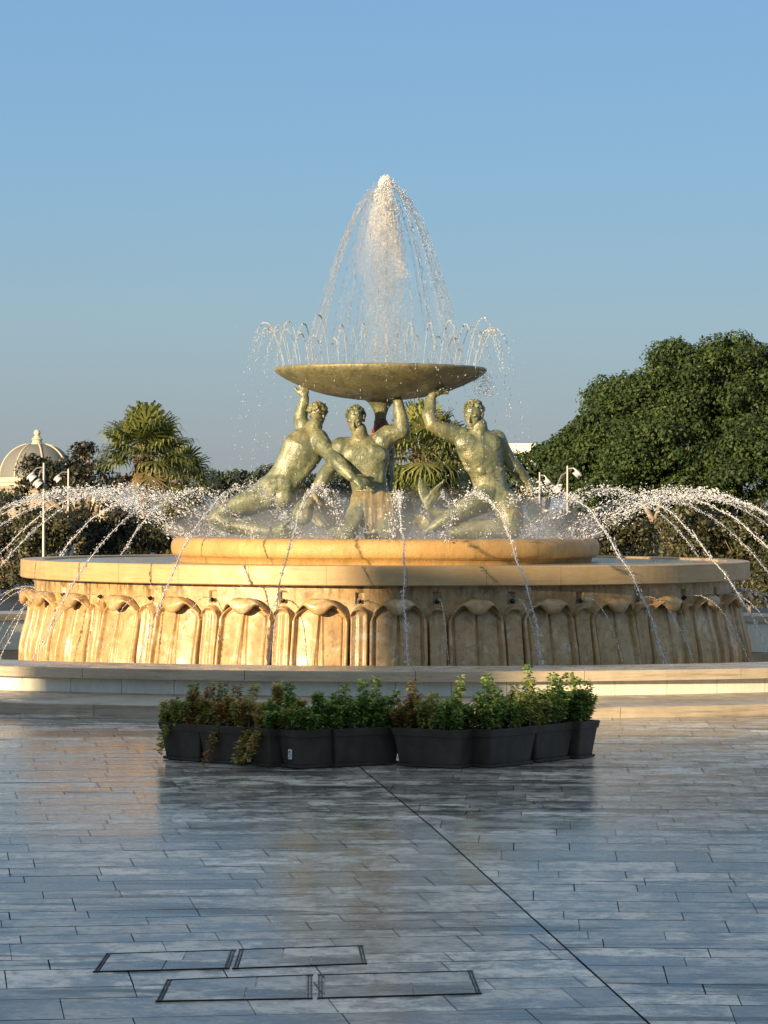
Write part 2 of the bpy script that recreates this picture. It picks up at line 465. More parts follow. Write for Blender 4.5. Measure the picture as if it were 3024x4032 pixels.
# ------------------------------------------------------------------ drum with carved petals
drum = empty('fountain_drum', (CX, 0, 0), 'round stone fountain drum carved with a ring of big curled petals under a plain cornice', 'fountain')
ring_blocks([(5.285, 1.223), (5.30, 1.235), (5.30, 1.468), (5.288, 1.48), (4.98, 1.48), (4.97, 1.47), (4.97, 1.223)], 32, 3.0, .004, 5.3, seg=8, mat=M['cornice'], name='cornice', parent=drum)
mb = MB(); mb.lathe([(4.975, 1.46), (4.975, 1.24), (5.05, 1.22), (5.05, -.5)], n=140); mb.build('drum_core', M['petal'], drum)
mb = MB(); mb.lathe([(5.20, 1.228), (5.02, 1.226)], n=140); mb.build('soffit', M['cornice'], drum)
wt = MB(); wt.lathe([(2.7, 1.452), (4.985, 1.452)], n=128); w = wt.build('water', M['wettop']); w.location = (CX, 0, 0); tag(w, kind='structure')

NP = 32; HALF = PI/NP; SW = 5.2*HALF
def sstep(a, b, x): 
    t = np.clip((x-a)/(b-a), 0, 1); return t*t*(3-2*t)
nc, nr = 140, 120
S = np.linspace(-SW, SW, nc); Hh = np.linspace(-.5, 1.226, nr)
S2, H2 = np.meshgrid(S, Hh, indexing='ij')
A = np.abs(S2)
flare = .05+.13*sstep(.85, .15, H2)
r = np.full_like(S2, 5.10)
# big petal
w_ = .385; top = .66+.375*np.power(np.clip(1-np.power(np.clip(A/w_, 0, 1), 2.1), 0, 1), 1/2.0)
inside = np.minimum(w_-A, (top-H2)*.9)
e = np.where(A < w_, inside, -1)
edge = sstep(-.0, .02, e)
ridge = np.exp(-((e-.035)/.030)**4)*.045
groove = -np.exp(-((e-.082)/.014)**2)*.03
panel = .03*sstep(.09, .30, e)
rp = .045*np.clip((.9-H2), 0, 1)
ribs = 0
for sg in (-1, 1):
    sr = sg*(.022+.055*np.clip((.85-H2), 0, 2))
    ribs = ribs+.020*np.exp(-((S2-sr)/.014)**2)*(H2 < .9)
ribs = ribs-.03*np.exp(-(S2/.012)**2)*(H2 < .86)
side2 = np.exp(-((A-.26-.02*np.sin(H2*5))/.018)**2)*.012*(H2 < .7)
big = edge*(flare+ridge+groove+panel+(ribs*sstep(.12, .2, e+.15)))
# small petal centred on the module edges
U = (SW-A)/.125; top2 = .80+.155*np.sqrt(np.clip(1-np.clip(U, 0, 1)**2, 0, 1))
e2 = np.where(U < 1, np.minimum((1-U)*.125, (top2-H2)), -1)
ed2 = sstep(-.0, .018, e2)
small = ed2*(flare*.75+.03*np.sqrt(np.clip(1-U**2, 0, 1))+.012*np.cos(U*PI*1.5)**2*(H2 < .84)+np.exp(-((e2-.022)/.018)**2)*.022)
lip2 = .055*np.exp(-((H2-top2+.03)/.022)**2)*(U < .9)
slot = (U < .42)*(H2 > .985)*(H2 < 1.135)
R_ = r+np.maximum(big, small+lip2*ed2)-.07*slot-.02*(H2 < -.4)
# soft random hand-carving
R_ = R_+.0015*np.sin(S2*17+H2*5)*np.cos(H2*9-S2*13)
V = np.stack([R_*np.sin(S2/5.2), -R_*np.cos(S2/5.2), H2], -1).reshape(-1, 3)
F = [(i*nr+j, (i+1)*nr+j, (i+1)*nr+j+1, i*nr+j+1) for i in range(nc-1) for j in range(nr-1)]
pet0 = link('carved_petal', V, F, M['petal'], drum, smooth=True)
# curled lip
def curl_mesh(jit=0):
    ns = 33; secs = []; n = 12
    Vv = []; Ff = []
    for i in range(ns):
        s = -.335+.67*i/(ns-1); q = abs(s)
        topc = 1.068-.014*math.exp(-(s/.05)**2)-.205*(q/.335)**2.5
        bot = .840+.165*(1-math.exp(-(q/.165)**2.6))-.19*(max(0, q-.17)/.165)**1.5
        bot = min(bot, topc-.05)
        pr = .225*(1-.75*(q/.335)**2.4)
        mid = (topc+bot)/2
        b0 = 5.09+.03
        sec = [(b0-.03, topc-.03), (b0+.35*pr, topc-.002), (b0+.62*pr, topc), (b0+.85*pr, topc-.02), (b0+.97*pr, mid+.02), (b0+1.0*pr, mid-.02),
               (b0+.95*pr, bot+.02), (b0+.82*pr, bot), (b0+.66*pr, bot+.008), (b0+.55*pr, bot+.04*min(1, (topc-bot)/.2)), (b0+.4*pr, topc-.045), (b0-.03, topc-.06)]
        for rr, hh in sec: Vv.append((rr*math.sin(s/5.2), -rr*math.cos(s/5.2), hh))
    for i in range(ns-1):
        for k in range(12): Ff.append((i*12+k, i*12+(k+1) % 12, (i+1)*12+(k+1) % 12, (i+1)*12+k))
    Ff.append(tuple(range(12))); Ff.append(tuple((ns-1)*12+k for k in range(12))[::-1])
    return Vv, Ff
cv, cf = curl_mesh()
cur = link('curled_lip', cv, cf, M['petal'], pet0, smooth=True)
bake(cur, [('SUBSURF', dict(levels=1, render_levels=1))])
# spout ball in the slot
sm = MB(); sm.ell((0, 0, 0), .030, n=12, m=8); sm.tube([(0, 0, 0), (0, -.045, .006)], .014, n=8)
sp_me = sm.build('spout', M['darkmetal'], drum, smooth=True)
base = rad(1.9)
for i in range(NP):
    a = base+2*PI*i/NP
    p = pet0 if i == 0 else copy_tree(pet0, drum)
    if i: p.parent = drum
    p.rotation_euler = (0, 0, a)
    b = a+HALF
    s_ = sp_me if i == 0 else sp_me.copy()
    if i: COL.objects.link(s_); s_.parent = drum
    s_.location = (5.11*math.sin(b), -5.11*math.cos(b), 1.02); s_.rotation_euler = (0, 0, b)
# upper stone ring
up = MB(); prof = []
for k in range(19):
    a = -PI/2+PI*k/18*1.08
    prof.append((2.93+.20*max(0, math.cos(a))**.62 if math.cos(a) > 0 else 2.93+.2*math.cos(a), 1.652+.152*math.copysign(abs(math.sin(a))**.8, math.sin(a))))
up.lathe([(3.0, 1.44), (3.03, 1.52)]+[p for p in prof if p[1] > 1.525]+[(2.7, 1.79), (2.6, 1.70), (2.6, 1.6)], n=160)
ur = up.build('stone_ring', M['roll'], None, smooth=True); ur.location = (CX, 0, 0)
tag(ur, 'raised yellow stone ring with rounded edge on top of the fountain drum', 'stone ring')
pl = MB(); pl.lathe([(0.01, 1.72), (2.62, 1.72)], n=96); w = pl.build('water', M['pool']); w.location = (CX, 0, 0); tag(w, kind='structure')

# ------------------------------------------------------------------ bowl
BX = -.055
bowl = empty('bronze_bowl', (BX, 0, 0), 'wide shallow green bronze bowl held up by the figures', 'fountain bowl')
bp = [(.0, 3.80), (.12, 3.80), (.35, 3.815), (.58, 3.845), (.80, 3.885), (1.0, 3.94), (1.2, 4.02), (1.37, 4.10), (1.48, 4.165), (1.54, 4.215), (1.556, 4.245), (1.55, 4.27), (1.53, 4.278), (1.50, 4.27), (1.45, 4.225), (1.2, 4.11), (.8, 3.98), (.4, 3.92), (0.0, 3.9)]
mb = MB(); mb.lathe(bp, n=128); mb.build('bowl', M['bowl'], bowl, smooth=True)
mb = MB(); mb.lathe([(.30, 3.83), (.2, 3.79), (.12, 3.69), (.085, 3.58), (.08, 3.5)], n=20); mb.build('stem', M['bronze'], bowl, smooth=True)
mb = MB()
for k in range(70):
    a = random.uniform(0, 2*PI); h = random.uniform(3.18, 3.52); rr = .05+.13*(3.55-h)/.3*random.uniform(.6, 1)
    mb.ell((rr*math.cos(a), rr*math.sin(a), h), (random.uniform(.02, .045),)*3, n=7, m=5)
mb.tube([(0, 0, 3.55), (0, 0, 3.1)], [.08, .16], n=12)
mb.build('shell_cluster', M['shell'], bowl, smooth=True)
mb = MB()
for k in range(9):
    a = 2*PI*k/9; pts = []; 
    for j in range(9):
        h = 1.72+1.5*j/8; rr = .10+.07*math.cos(j*.9+k); aa = a+.25*math.sin(j*.8+k*2)
        pts.append((rr*math.cos(aa), .12+rr*math.sin(aa), h))
    mb.tube(pts, [.09, .09, .08, .08, .07, .06, .06, .05, .04], n=8)
mb.build('column_of_reeds', M['bronze'], bowl, smooth=True)
mb = MB(); mb.lathe([(0.01, 4.245), (1.46, 4.24)], n=64); w = mb.build('bowl_water', M['pool'], bowl)

# ------------------------------------------------------------------ bronze figures
def fr(zoom):
    ox, oy, k = {'A': (780, 1450, 2.304), 'B': (900, 1300, 1.276), 'C': (1450, 1450, 2.304)}[zoom]
    return lambda x, y, d=0.: P(ox+x/k, oy+y/k, D+d)
def basis(fwd, up):
    f = Vector(fwd).normalized(); u = Vector(up); u = (u-f*u.dot(f)).normalized(); s = f.cross(u)
    return Matrix((s, f, u)).transposed()          # columns: side(right), forward, up
def head(mb, hair, c, fwd, up, s=1.0, curls=90, cs=1.0):
    """c = centre of the skull; s = head height (chin to crown)"""
    B = basis(fwd, up); T = lambda x, y, z: Vector(c)+B@(Vector((x, y, z))*s)
    def E(x, y, z, a, b, d, rx=0): mb.ell(T(x, y, z), (a*s, b*s, d*s), B@Matrix.Rotation(rx, 3, 'X'), n=14, m=10)
    E(0, -.02, .10, .315, .385, .36)               # cranium
    E(0, .10, -.16, .255, .255, .33)               # face mass
    E(0, .20, -.40, .13, .13, .10)                 # chin
    for q in (-1, 1):
        E(.17*q, .19, -.08, .09, .10, .075)        # cheekbone
        E(.135*q, .29, .065, .115, .06, .035)      # brow
        E(.125*q, .285, -.002, .055, .045, .032)   # eye ball / lid
        E(.325*q, -.02, -.03, .035, .075, .12)     # ear
        E(.345*q, -.05, .02, .02, .07, .09)
        E(.14*q, .12, -.33, .08, .12, .08)         # jaw
    mb.limb([T(0, .335, .05), T(0, .40, -.07), T(0, .425, -.12)], [.035*s, .045*s, .055*s], n=8)  # nose
    for q in (-1, 1): E(.045*q, .37, -.135, .035, .045, .03)
    mb.limb([T(-.08, .325, -.235), T(0, .37, -.225), T(.08, .325, -.235)], [.02*s, .028*s, .02*s], n=8)
    mb.limb([T(-.07, .325, -.29), T(0, .365, -.295), T(.07, .325, -.29)], [.022*s, .03*s, .022*s], n=8)
    r_ = random.Random(int(abs(c[0])*1000))
    for k in range(curls):
        z = r_.uniform(-.15, 1); a = r_.uniform(0, 2*PI); rr = math.sqrt(max(0, 1-z*z))
        x, y, zz = rr*math.cos(a)*.34, rr*math.sin(a)*.41-.04, z*.38+.10
        if y > .05 and zz < .30: continue
        if abs(x) > .25 and zz < .0 and y > -.1: continue
        hair.ell(T(x, y, zz), (r_.uniform(.06, .085)*s*cs,)*3, n=8, m=6)
        hair.limb([T(x*1.0, y, zz), T(x*(1+.14*cs)+r_.uniform(-.06, .06)*cs, y*(1+.12*cs)+r_.uniform(-.05, .05), zz*(1+.1*cs)+r_.uniform(-.06, .04)*cs)], [.05*s*cs, .028*s*cs], n=6)
    return T
def hand(mb, wrist, dr, nrm, s, spread=.18, curl=(.2, .3, .3), thumb=1, flip=1):
    """dr: direction of fingers, nrm: back-of-hand normal; s: hand length"""
    d = Vector(dr).normalized(); n = Vector(nrm); n = (n-d*n.dot(d)).normalized(); side = d.cross(n)
    w = Vector(wrist); pw = .20*s
    mb.limb([w, w+d*.12*s], [.115*s, .12*s], n=10)
    mb.loft([(w+d*.05*s, side*.13*s, n*.09*s), (w+d*.25*s, side*.20*s, n*.085*s), (w+d*.46*s, side*.215*s, n*.07*s), (w+d*.5*s, side*.19*s, n*.05*s)])
    lens = (.40, .46, .43, .34)
    for i in range(4):
        off = (i-1.5)*.115*s*flip; p = w+d*.44*s+side*off; ang = (i-1.5)*spread*flip
        fd = (d*math.cos(ang)+side*math.sin(ang)).normalized(); pts = [p]; c_ = 0
        rr = [.058*s, .054*s, .048*s, .04*s]
        for j, (k, cu) in enumerate(zip((.42, .32, .26), curl)):
            c_ += cu*(1+.12*i)
            q = fd*math.cos(c_)-n*math.sin(c_)
            pts.append(pts[-1]+q*lens[i]*s*k)
        mb.limb(pts, rr, n=8)
    p = w+d*.14*s-side*.12*s*flip*thumb
    pts = [p]
    for j, (k, a) in enumerate(((.2, 1.0), (.17, .75), (.13, .55))):
        pts.append(pts[-1]+(d*math.cos(a)-side*flip*thumb*math.sin(a)-n*.25).normalized()*k*s)
    mb.limb(pts, [.075*s, .066*s, .056*s, .045*s], n=8)
def finish_body(mb, name, mat, parent, vox=.0105, sm=4, fat=.0):
    o = mb.build(name, mat, parent)
    if name == 'body': bake(o, [('REMESH', dict(mode='VOXEL', voxel_size=.013)), ('SMOOTH', dict(factor=.5, iterations=3)), ('DISPLACE', dict(strength=.014, mid_level=0))])
    return bake(o, [('REMESH', dict(mode='VOXEL', voxel_size=vox)), ('SMOOTH', dict(factor=.5, iterations=sm))])
def fin(mb, base_, tip, side, w, curl=.1, n=9):
    """leaf shaped tail fluke with thickness and rib"""
    b, t_ = Vector(base_), Vector(tip); ax = t_-b; sd = Vector(side).normalized(); nm = ax.cross(sd).normalized()
    secs = []
    for i in range(n):
        u = i/(n-1); ww = w*(math.sin(PI*min(1, u*.93+.07))**.8)*(1-.3*u)+.012
        c = b+ax*u+nm*curl*math.sin(PI*u)
        secs.append((c, sd*ww, nm*(.028*(1-u)+.01)))
    mb.loft(secs, n=14)
    mb.limb([b, b+ax*.5+nm*(curl+.01), t_], [.04, .03, .012], n=8)

# ---- left figure: seen from behind, leaning, one hand on the bowl, one arm stretched right
q = fr('A'); mb = MB(); hr = MB()
H0 = P(1512, 2008, D)
stA = empty('triton_statue', (q(500, 1500).x, -.3, 1.72), 'left bronze figure seen from behind, leaning, one arm stretched to the right', 'statue', 'bronze figures carrying the bowl')
inv = lambda v, e_: Vector(v)-e_.location
def place(v): return v
ax = (q(1030, 590)-q(740, 1070)).normalized(); wd = Vector((ax.z, 0, -ax.x)); dp = Vector((0, 1, 0))
mb.loft([(q(690, 1150, -.1), wd*.24, dp*.20), (q(740, 1075, -.1), wd*.255, dp*.215), (q(800, 985, -.1), wd*.235, dp*.19), (q(860, 890, -.12), wd*.25, dp*.20), (q(915, 800, -.14), wd*.285, dp*.22),
         (q(965, 715, -.15), wd*.295, dp*.215), (q(1005, 645, -.14), wd*.245, dp*.185), (q(1035, 590, -.12), wd*.14, dp*.13)], n=24)
# back muscles and spine furrow made by paired masses
for sx in (-1, 1):
    mb.loft([(q(780, 1020, -.20)+wd*.09*sx, wd*.12, dp*.07), (q(870, 880, -.215)+wd*.115*sx, wd*.135, dp*.075), (q(950, 740, -.235)+wd*.14*sx, wd*.15, dp*.09), (q(1000, 650, -.21)+wd*.11*sx, wd*.10, dp*.06)], n=14)
    mb.ell(q(705, 1125, -.19)+wd*.11*sx, (.16, .14, .17), n=12, m=8)
mb.limb([q(1020, 610, -.15), q(1060, 520, -.12)], [.115, .105])
mb.limb([q(760, 1060, -.1), q(650, 1130, -.08), q(560, 1165, -.05)], [.24, .24, .2])
# raised arm
mb.limb([q(975, 600, -.08), q(945, 500, -.05)], [.115, .10]); mb.limb([q(945, 520, -.05), q(925, 470, -.02), q(938, 400, -.03), q(965, 270, -.08)], [.10, .09, .085, .058])
hand(mb, q(966, 262, -.08), (-.02, -.15, 1), (.1, -1, 0), .30, spread=.13, curl=(.1, .15, .15), thumb=1, flip=1)
# stretched arm
mb.limb([q(1085, 650, -.2), q(1130, 700, -.3), q(1190, 770, -.42), q(1265, 850, -.6)], [.155, .13, .105, .092])
mb.limb([q(1265, 850, -.6), q(1310, 900, -.66), q(1395, 990, -.78)], [.092, .095, .056])
hand(mb, q(1395, 990, -.78), (1, -.25, -.52), (.3, -.9, .35), .30, spread=.2, curl=(.15, .25, .2), thumb=1, flip=1)
# thighs and tail legs
def legA(dy, off):
    mb.loft([(q(700, 1110, -.1+dy), (.06, 0, .24), (0, .17, 0)), (q(560, 1165+off, -.1+dy), (.07, 0, .215), (0, .165, 0)), (q(400, 1220+off, -.12+dy), (.06, 0, .185), (0, .15, 0)),
             (q(250, 1285+off, -.15+dy), (.05, 0, .145), (0, .125, 0)), (q(150, 1340+off, -.17+dy), (.02, 0, .115), (0, .11, 0)), (q(105, 1365+off, -.17+dy), (.01, 0, .07), (0, .07, 0))], n=18)
    mb.limb([q(160, 1350+off, -.17+dy), q(300, 1425, -.25+dy), q(480, 1455, -.35+dy), q(640, 1480, -.45+dy)], [.10, .115, .09, .055])
legA(-.08, 0); legA(.25, 25)
bodyA = finish_body(mb, 'body', M['bronze'], None); 
c = q(1085, 425, -.1)
mb2 = MB(); head(mb2, hr, c, (.45, .85, -.25), (.12, .1, 1), .36, curls=230, cs=1.1)
hdA = finish_body(mb2, 'head', M['bronze'], None, .008, 2)
hairA = finish_body(hr, 'hair', M['bronze'], None, .009, 1)
tf = MB(); fin(tf, q(640, 1480, -.45), q(880, 1330, -.6), (.3, -.5, .6), .12); fin(tf, q(640, 1490, -.45), q(960, 1480, -.7), (.1, -.6, .7), .13, .05)
fin(tf, q(1150, 1440, -.1), q(1000, 1230, -.1), (.8, .2, .3), .10)
tailA = finish_body(tf, 'tail', M['bronze'], None, .011, 2)
def attach(e_, *objs):
    for o in objs:
        o.parent = e_; o.matrix_parent_inverse = Matrix.Identity(4); o.location = -Vector(e_.location)
attach(stA, bodyA, hdA, hairA, tailA)

# ---- middle figure: frontal, right hand of the picture lifts the bowl
q = fr('B'); mb = MB(); hr = MB()
stB = empty('triton_statue', (q(690, 1010).x, -.4, 1.72), 'middle bronze figure facing us with bowed head, farthest back under the bowl', 'statue', 'bronze figures carrying the bowl')
d0 = -.38
X = Vector((1, 0, .06)); Y = Vector((0, 1, 0))
mb.loft([(q(720, 900, d0), X*.255, Y*.2), (q(718, 850, d0), X*.27, Y*.2), (q(712, 800, d0), X*.25, Y*.18), (q(700, 745, d0-.02), X*.255, Y*.185), (q(690, 690, d0-.04), X*.305, Y*.20), (q(685, 640, d0-.05), X*.345, Y*.205),
         (q(680, 600, d0-.04), X*.35, Y*.185), (q(672, 560, d0), X*.25, Y*.15), (q(668, 535, d0), X*.12, Y*.12)], n=24)
for sx in (-1, 1):
    mb.ell(q(685+sx*50, 622, d0-.175), (.17, .07, .12), Matrix.Rotation(sx*.25, 3, 'Y'), n=14, m=10)
    for k, yy in enumerate((690, 722, 756, 792)):
        mb.ell(q(704+sx*17+k*2, yy, d0-.172+.005*k), (.055, .03, .046), n=10, m=8)
    mb.ell(q(700+sx*62, 735, d0-.08), (.07, .1, .15), n=12, m=8)
mb.limb([q(668, 560, d0-.02), q(655, 500, d0-.10)], [.105, .10])
mb.limb([q(650, 575, d0), q(600, 582, d0), q(570, 600, d0)], [.10, .125, .14])
mb.limb([q(600, 640, d0), q(568, 620, d0)], [.17, .13])
# lowered arm
mb.limb([q(566, 592, d0), q(538, 640, d0-.05), q(515, 685, d0-.1)], [.15, .125, .095])
mb.limb([q(515, 685, d0-.1), q(480, 740, d0-.16), q(432, 812, d0-.2)], [.095, .10, .06])
hand(mb, q(430, 815, d0-.3), (-.35, -.2, -1), (-.8, -.5, .1), .29, spread=.14, curl=(.35, .4, .3))
# raised arm
mb.limb([q(772, 560, d0), q(800, 528, d0), q(868, 505, d0-.05)], [.16, .14, .105])
mb.limb([q(872, 505, d0-.05), q(866, 445, d0-.03), q(852, 365, d0)], [.108, .095, .065])
hand(mb, q(850, 362, d0), (-.05, .2, 1), (.1, -1, 0), .28, spread=.12, curl=(.2, .3, .2))
# legs
for sx, dd in ((-1, -.12), (1, -.02)):
    mb.loft([(q(720+sx*42, 850, d0+dd), (.15, 0, 0), (0, .17, 0)), (q(712+sx*62, 900, d0-.1+dd), (.155, 0, .02), (0, .18, 0)), (q(705+sx*80, 960, d0-.25+dd), (.13, 0, .03), (0, .17, 0)), (q(700+sx*95, 1010, d0-.35+dd), (.11, 0, .02), (0, .15, 0))], n=16)
    mb.limb([q(700+sx*95, 1010, d0-.35+dd), q(700+sx*150, 1030, d0-.1), q(700+sx*190, 1000, d0+.1)], [.12, .11, .07])
skb = MB(); rs = random.Random(5)
for k in range(46):
    u = (k+.5)/46; x0 = 628+u*185; x1 = 600+u*240+rs.uniform(-8, 8); dz = -.20-.05*math.sin(PI*u)
    skb.limb([q(x0, 828+rs.uniform(-8, 8), d0+dz*.9), q((x0+x1)/2+rs.uniform(-5, 5), 900, d0+dz-.10+rs.uniform(-.02, .02)), q(x1, 990+rs.uniform(-25, 15), d0+dz-.14+rs.uniform(-.03, .03))], [.045, .05, .018], n=7)
skirtB = finish_body(skb, 'seaweed_skirt', M['weed'], None, .011, 1)
bodyB = finish_body(mb, 'body', M['bronze'], None)
mb2 = MB(); head(mb2, hr, q(638, 447, d0-.12), (-.22, -.9, -.42), (-.05, -.25, 1), .385, curls=170, cs=.8)
hdB = finish_body(mb2, 'head', M['bronze'], None, .008, 2)
hairB = finish_body(hr, 'hair', M['bronze'], None, .009, 1)
tf = MB(); fin(tf, q(560, 1010, d0), q(450, 830, d0-.1), (.8, 0, .4), .1); tailB2 = finish_body(tf, 'tail', M['bronze'], None, .011, 2); tf = MB(); fin(tf, q(890, 1010, d0+.1), q(905, 840, d0+.2), (.9, .2, .1), .14, .05)
tailB = finish_body(tf, 'tail', M['bronze'], None, .011, 2)
attach(stB, bodyB, skirtB, hdB, hairB, tailB, tailB2)
# conch shell held by the middle figure
sh = MB(); cpt = q(385, 880, d0-.3)
for k in range(14):
    u = k/13; a = u*9
    sh.ell(cpt+Vector((.02+.06*u*math.cos(a)+.10*u-.06, -.05+.06*u*math.sin(a), -.14+.30*u)), (.135*(1-u)**.8+.02,)*3, n=12, m=8)
fin(sh, cpt+Vector((.03, -.02, 0)), cpt+Vector((.20, -.05, .16)), (.5, -.3, -.5), .07, .03)
so = finish_body(sh, 'conch_shell', M['bronze'], None, .011, 2)
tag(so, 'big bronze conch shell held low by the middle figure', 'shell')

# ---- right figure: three-quarter front, head bowed to the left
q = fr('C'); mb = MB(); hr = MB()
stC = empty('triton_statue', (q(1200, 1500).x, -.6, 1.72), 'right bronze figure kneeling upright with bowed smiling face and bent arm under the bowl', 'statue', 'bronze figures carrying the bowl')
d0 = -.55
X = Vector((.93, .30, .05)); Y = Vector((-.3, .93, 0))
mb.loft([(q(1160, 1210, d0), X*.27, Y*.215), (q(1135, 1140, d0), X*.265, Y*.21), (q(1110, 1070, d0), X*.25, Y*.19), (q(1085, 980, d0), X*.255, Y*.185), (q(1055, 890, d0-.01), X*.285, Y*.20), (q(1025, 800, d0-.02), X*.325, Y*.215),
         (q(1005, 710, d0-.02), X*.345, Y*.215), (q(995, 640, d0), X*.335, Y*.185), (q(1000, 590, d0), X*.22, Y*.14), (q(1005, 560, d0), X*.11, Y*.11)], n=26)
Rm = lambda a: Matrix.Rotation(a, 3, 'Y')
mb.ell(q(905, 690, d0-.175), (.185, .07, .135), Rm(.2), n=16, m=10); mb.ell(q(1090, 690, d0-.105), (.18, .07, .135), Rm(-.2), n=16, m=10)
for k, (xx, yy) in enumerate(((1000, 800), (1030, 865), (1062, 930))):
    for sx in (-1, 1): mb.ell(q(xx+sx*32, yy, d0-.182+.012*sx), (.062, .032, .052), n=10, m=8)
for k in range(4):   # ribs
    mb.ell(q(885+k*14, 800+k*42, d0-.128), (.10, .04, .026), Rm(.35), n=10, m=6)
    mb.ell(q(1140+k*12, 800+k*42, d0-.085), (.08, .04, .024), Rm(-.3), n=10, m=6)
mb.ell(q(1085, 1010, d0-.07), (.16, .12, .16), n=12, m=8)
mb.limb([q(1010, 610, d0), q(1000, 520, d0-.05)], [.125, .115]); mb.limb([q(930, 610, d0-.14), q(1030, 520, d0-.02)], [.03, .035], n=8); mb.limb([q(1010, 620, d0-.15), q(1050, 500, d0-.05)], [.03, .035], n=8)
mb.limb([q(890, 610, d0-.06), q(1000, 600, d0-.1), q(1140, 620, d0)], [.05, .05, .06], n=10)
# bent raised arm
mb.limb([q(850, 625, d0-.02), q(780, 600, d0-.06), q(680, 560, d0-.12), q(580, 515, d0-.16)], [.14, .12, .112, .082])
mb.limb([q(575, 505, d0-.16), q(552, 425, d0-.12), q(560, 350, d0-.08), q(575, 262, d0-.02)], [.085, .092, .078, .052])
hand(mb, q(578, 252, d0-.02), (.75, -.25, .42), (.1, -.45, -1), .30, spread=.26, curl=(-.15, -.25, -.2), thumb=1, flip=1)
mb.limb([q(575, 225, d0-.05), q(548, 200, d0-.07), q(545, 180, d0-.07)], [.035, .03, .022], n=8)
# lowered arm
mb.limb([q(1160, 650, d0+.08), q(1215, 740, d0+.13), q(1290, 850, d0+.2)], [.14, .11, .088])
mb.limb([q(1290, 850, d0+.2), q(1340, 910, d0+.24), q(1450, 1030, d0+.32)], [.088, .09, .055])
hand(mb, q(1450, 1030, d0+.32), (.55, .1, -.8), (.6, -.6, .4), .29, spread=.15, curl=(.2, .2, .2))
# kneeling thigh and the leg that sweeps to the left
mb.loft([(q(1225, 1120, d0+.05), (.17, 0, 0), (0, .19, 0)), (q(1255, 1220, d0-.02), (.20, 0, -.02), (0, .21, 0)), (q(1280, 1320, d0-.1), (.195, 0, 0), (0, .20, 0)), (q(1295, 1420, d0-.17), (.165, 0, 0), (0, .17, 0)), (q(1295, 1500, d0-.2), (.13, 0, 0), (0, .14, 0))], n=18)
mb.limb([q(1290, 1470, d0-.2), q(1120, 1450, d0-.25), q(950, 1465, d0-.3), q(780, 1495, d0-.33)], [.135, .125, .12, .075])
mb.loft([(q(1130, 1170, d0-.05), (.04, 0, .20), (0, .18, 0)), (q(1000, 1205, d0-.15), (.08, 0, .235), (0, .20, 0)), (q(870, 1265, d0-.22), (.10, 0, .23), (0, .19, 0)), (q(740, 1340, d0-.26), (.10, 0, .185), (0, .16, 0)),
         (q(620, 1410, d0-.28), (.07, 0, .13), (0, .13, 0)), (q(520, 1470, d0-.28), (.04, 0, .07), (0, .08, 0))], n=18)
bodyC = finish_body(mb, 'body', M['bronze'], None)
mb2 = MB(); head(mb2, hr, q(955, 418, d0-.08), (-.40, -.85, -.34), (-.03, -.22, 1), .42, curls=150, cs=.62)
hdC = finish_body(mb2, 'head', M['bronze'], None, .0075, 2)
hairC = finish_body(hr, 'hair', M['bronze'], None, .009, 1)
tf = MB()
fin(tf, q(540, 1270, -.2), q(690, 1010, -.25), (.75, .2, .25), .13, .05); fin(tf, q(545, 1270, -.2), q(470, 980, -.2), (.8, .1, -.1), .09, .04)
fin(tf, q(560, 1440, d0-.3), q(400, 1400, d0-.3), (.1, -.3, .9), .12); fin(tf, q(560, 1440, d0-.3), q(420, 1330, d0-.25), (.4, -.3, .5), .08)
tf.limb([q(540, 1270, -.2), q(680, 1330, -.1), q(850, 1420, -.1)], [.05, .09, .12])
tailC = finish_body(tf, 'tail', M['bronze'], None, .011, 2)
attach(stC, bodyC, hdC, hairC, tailC)

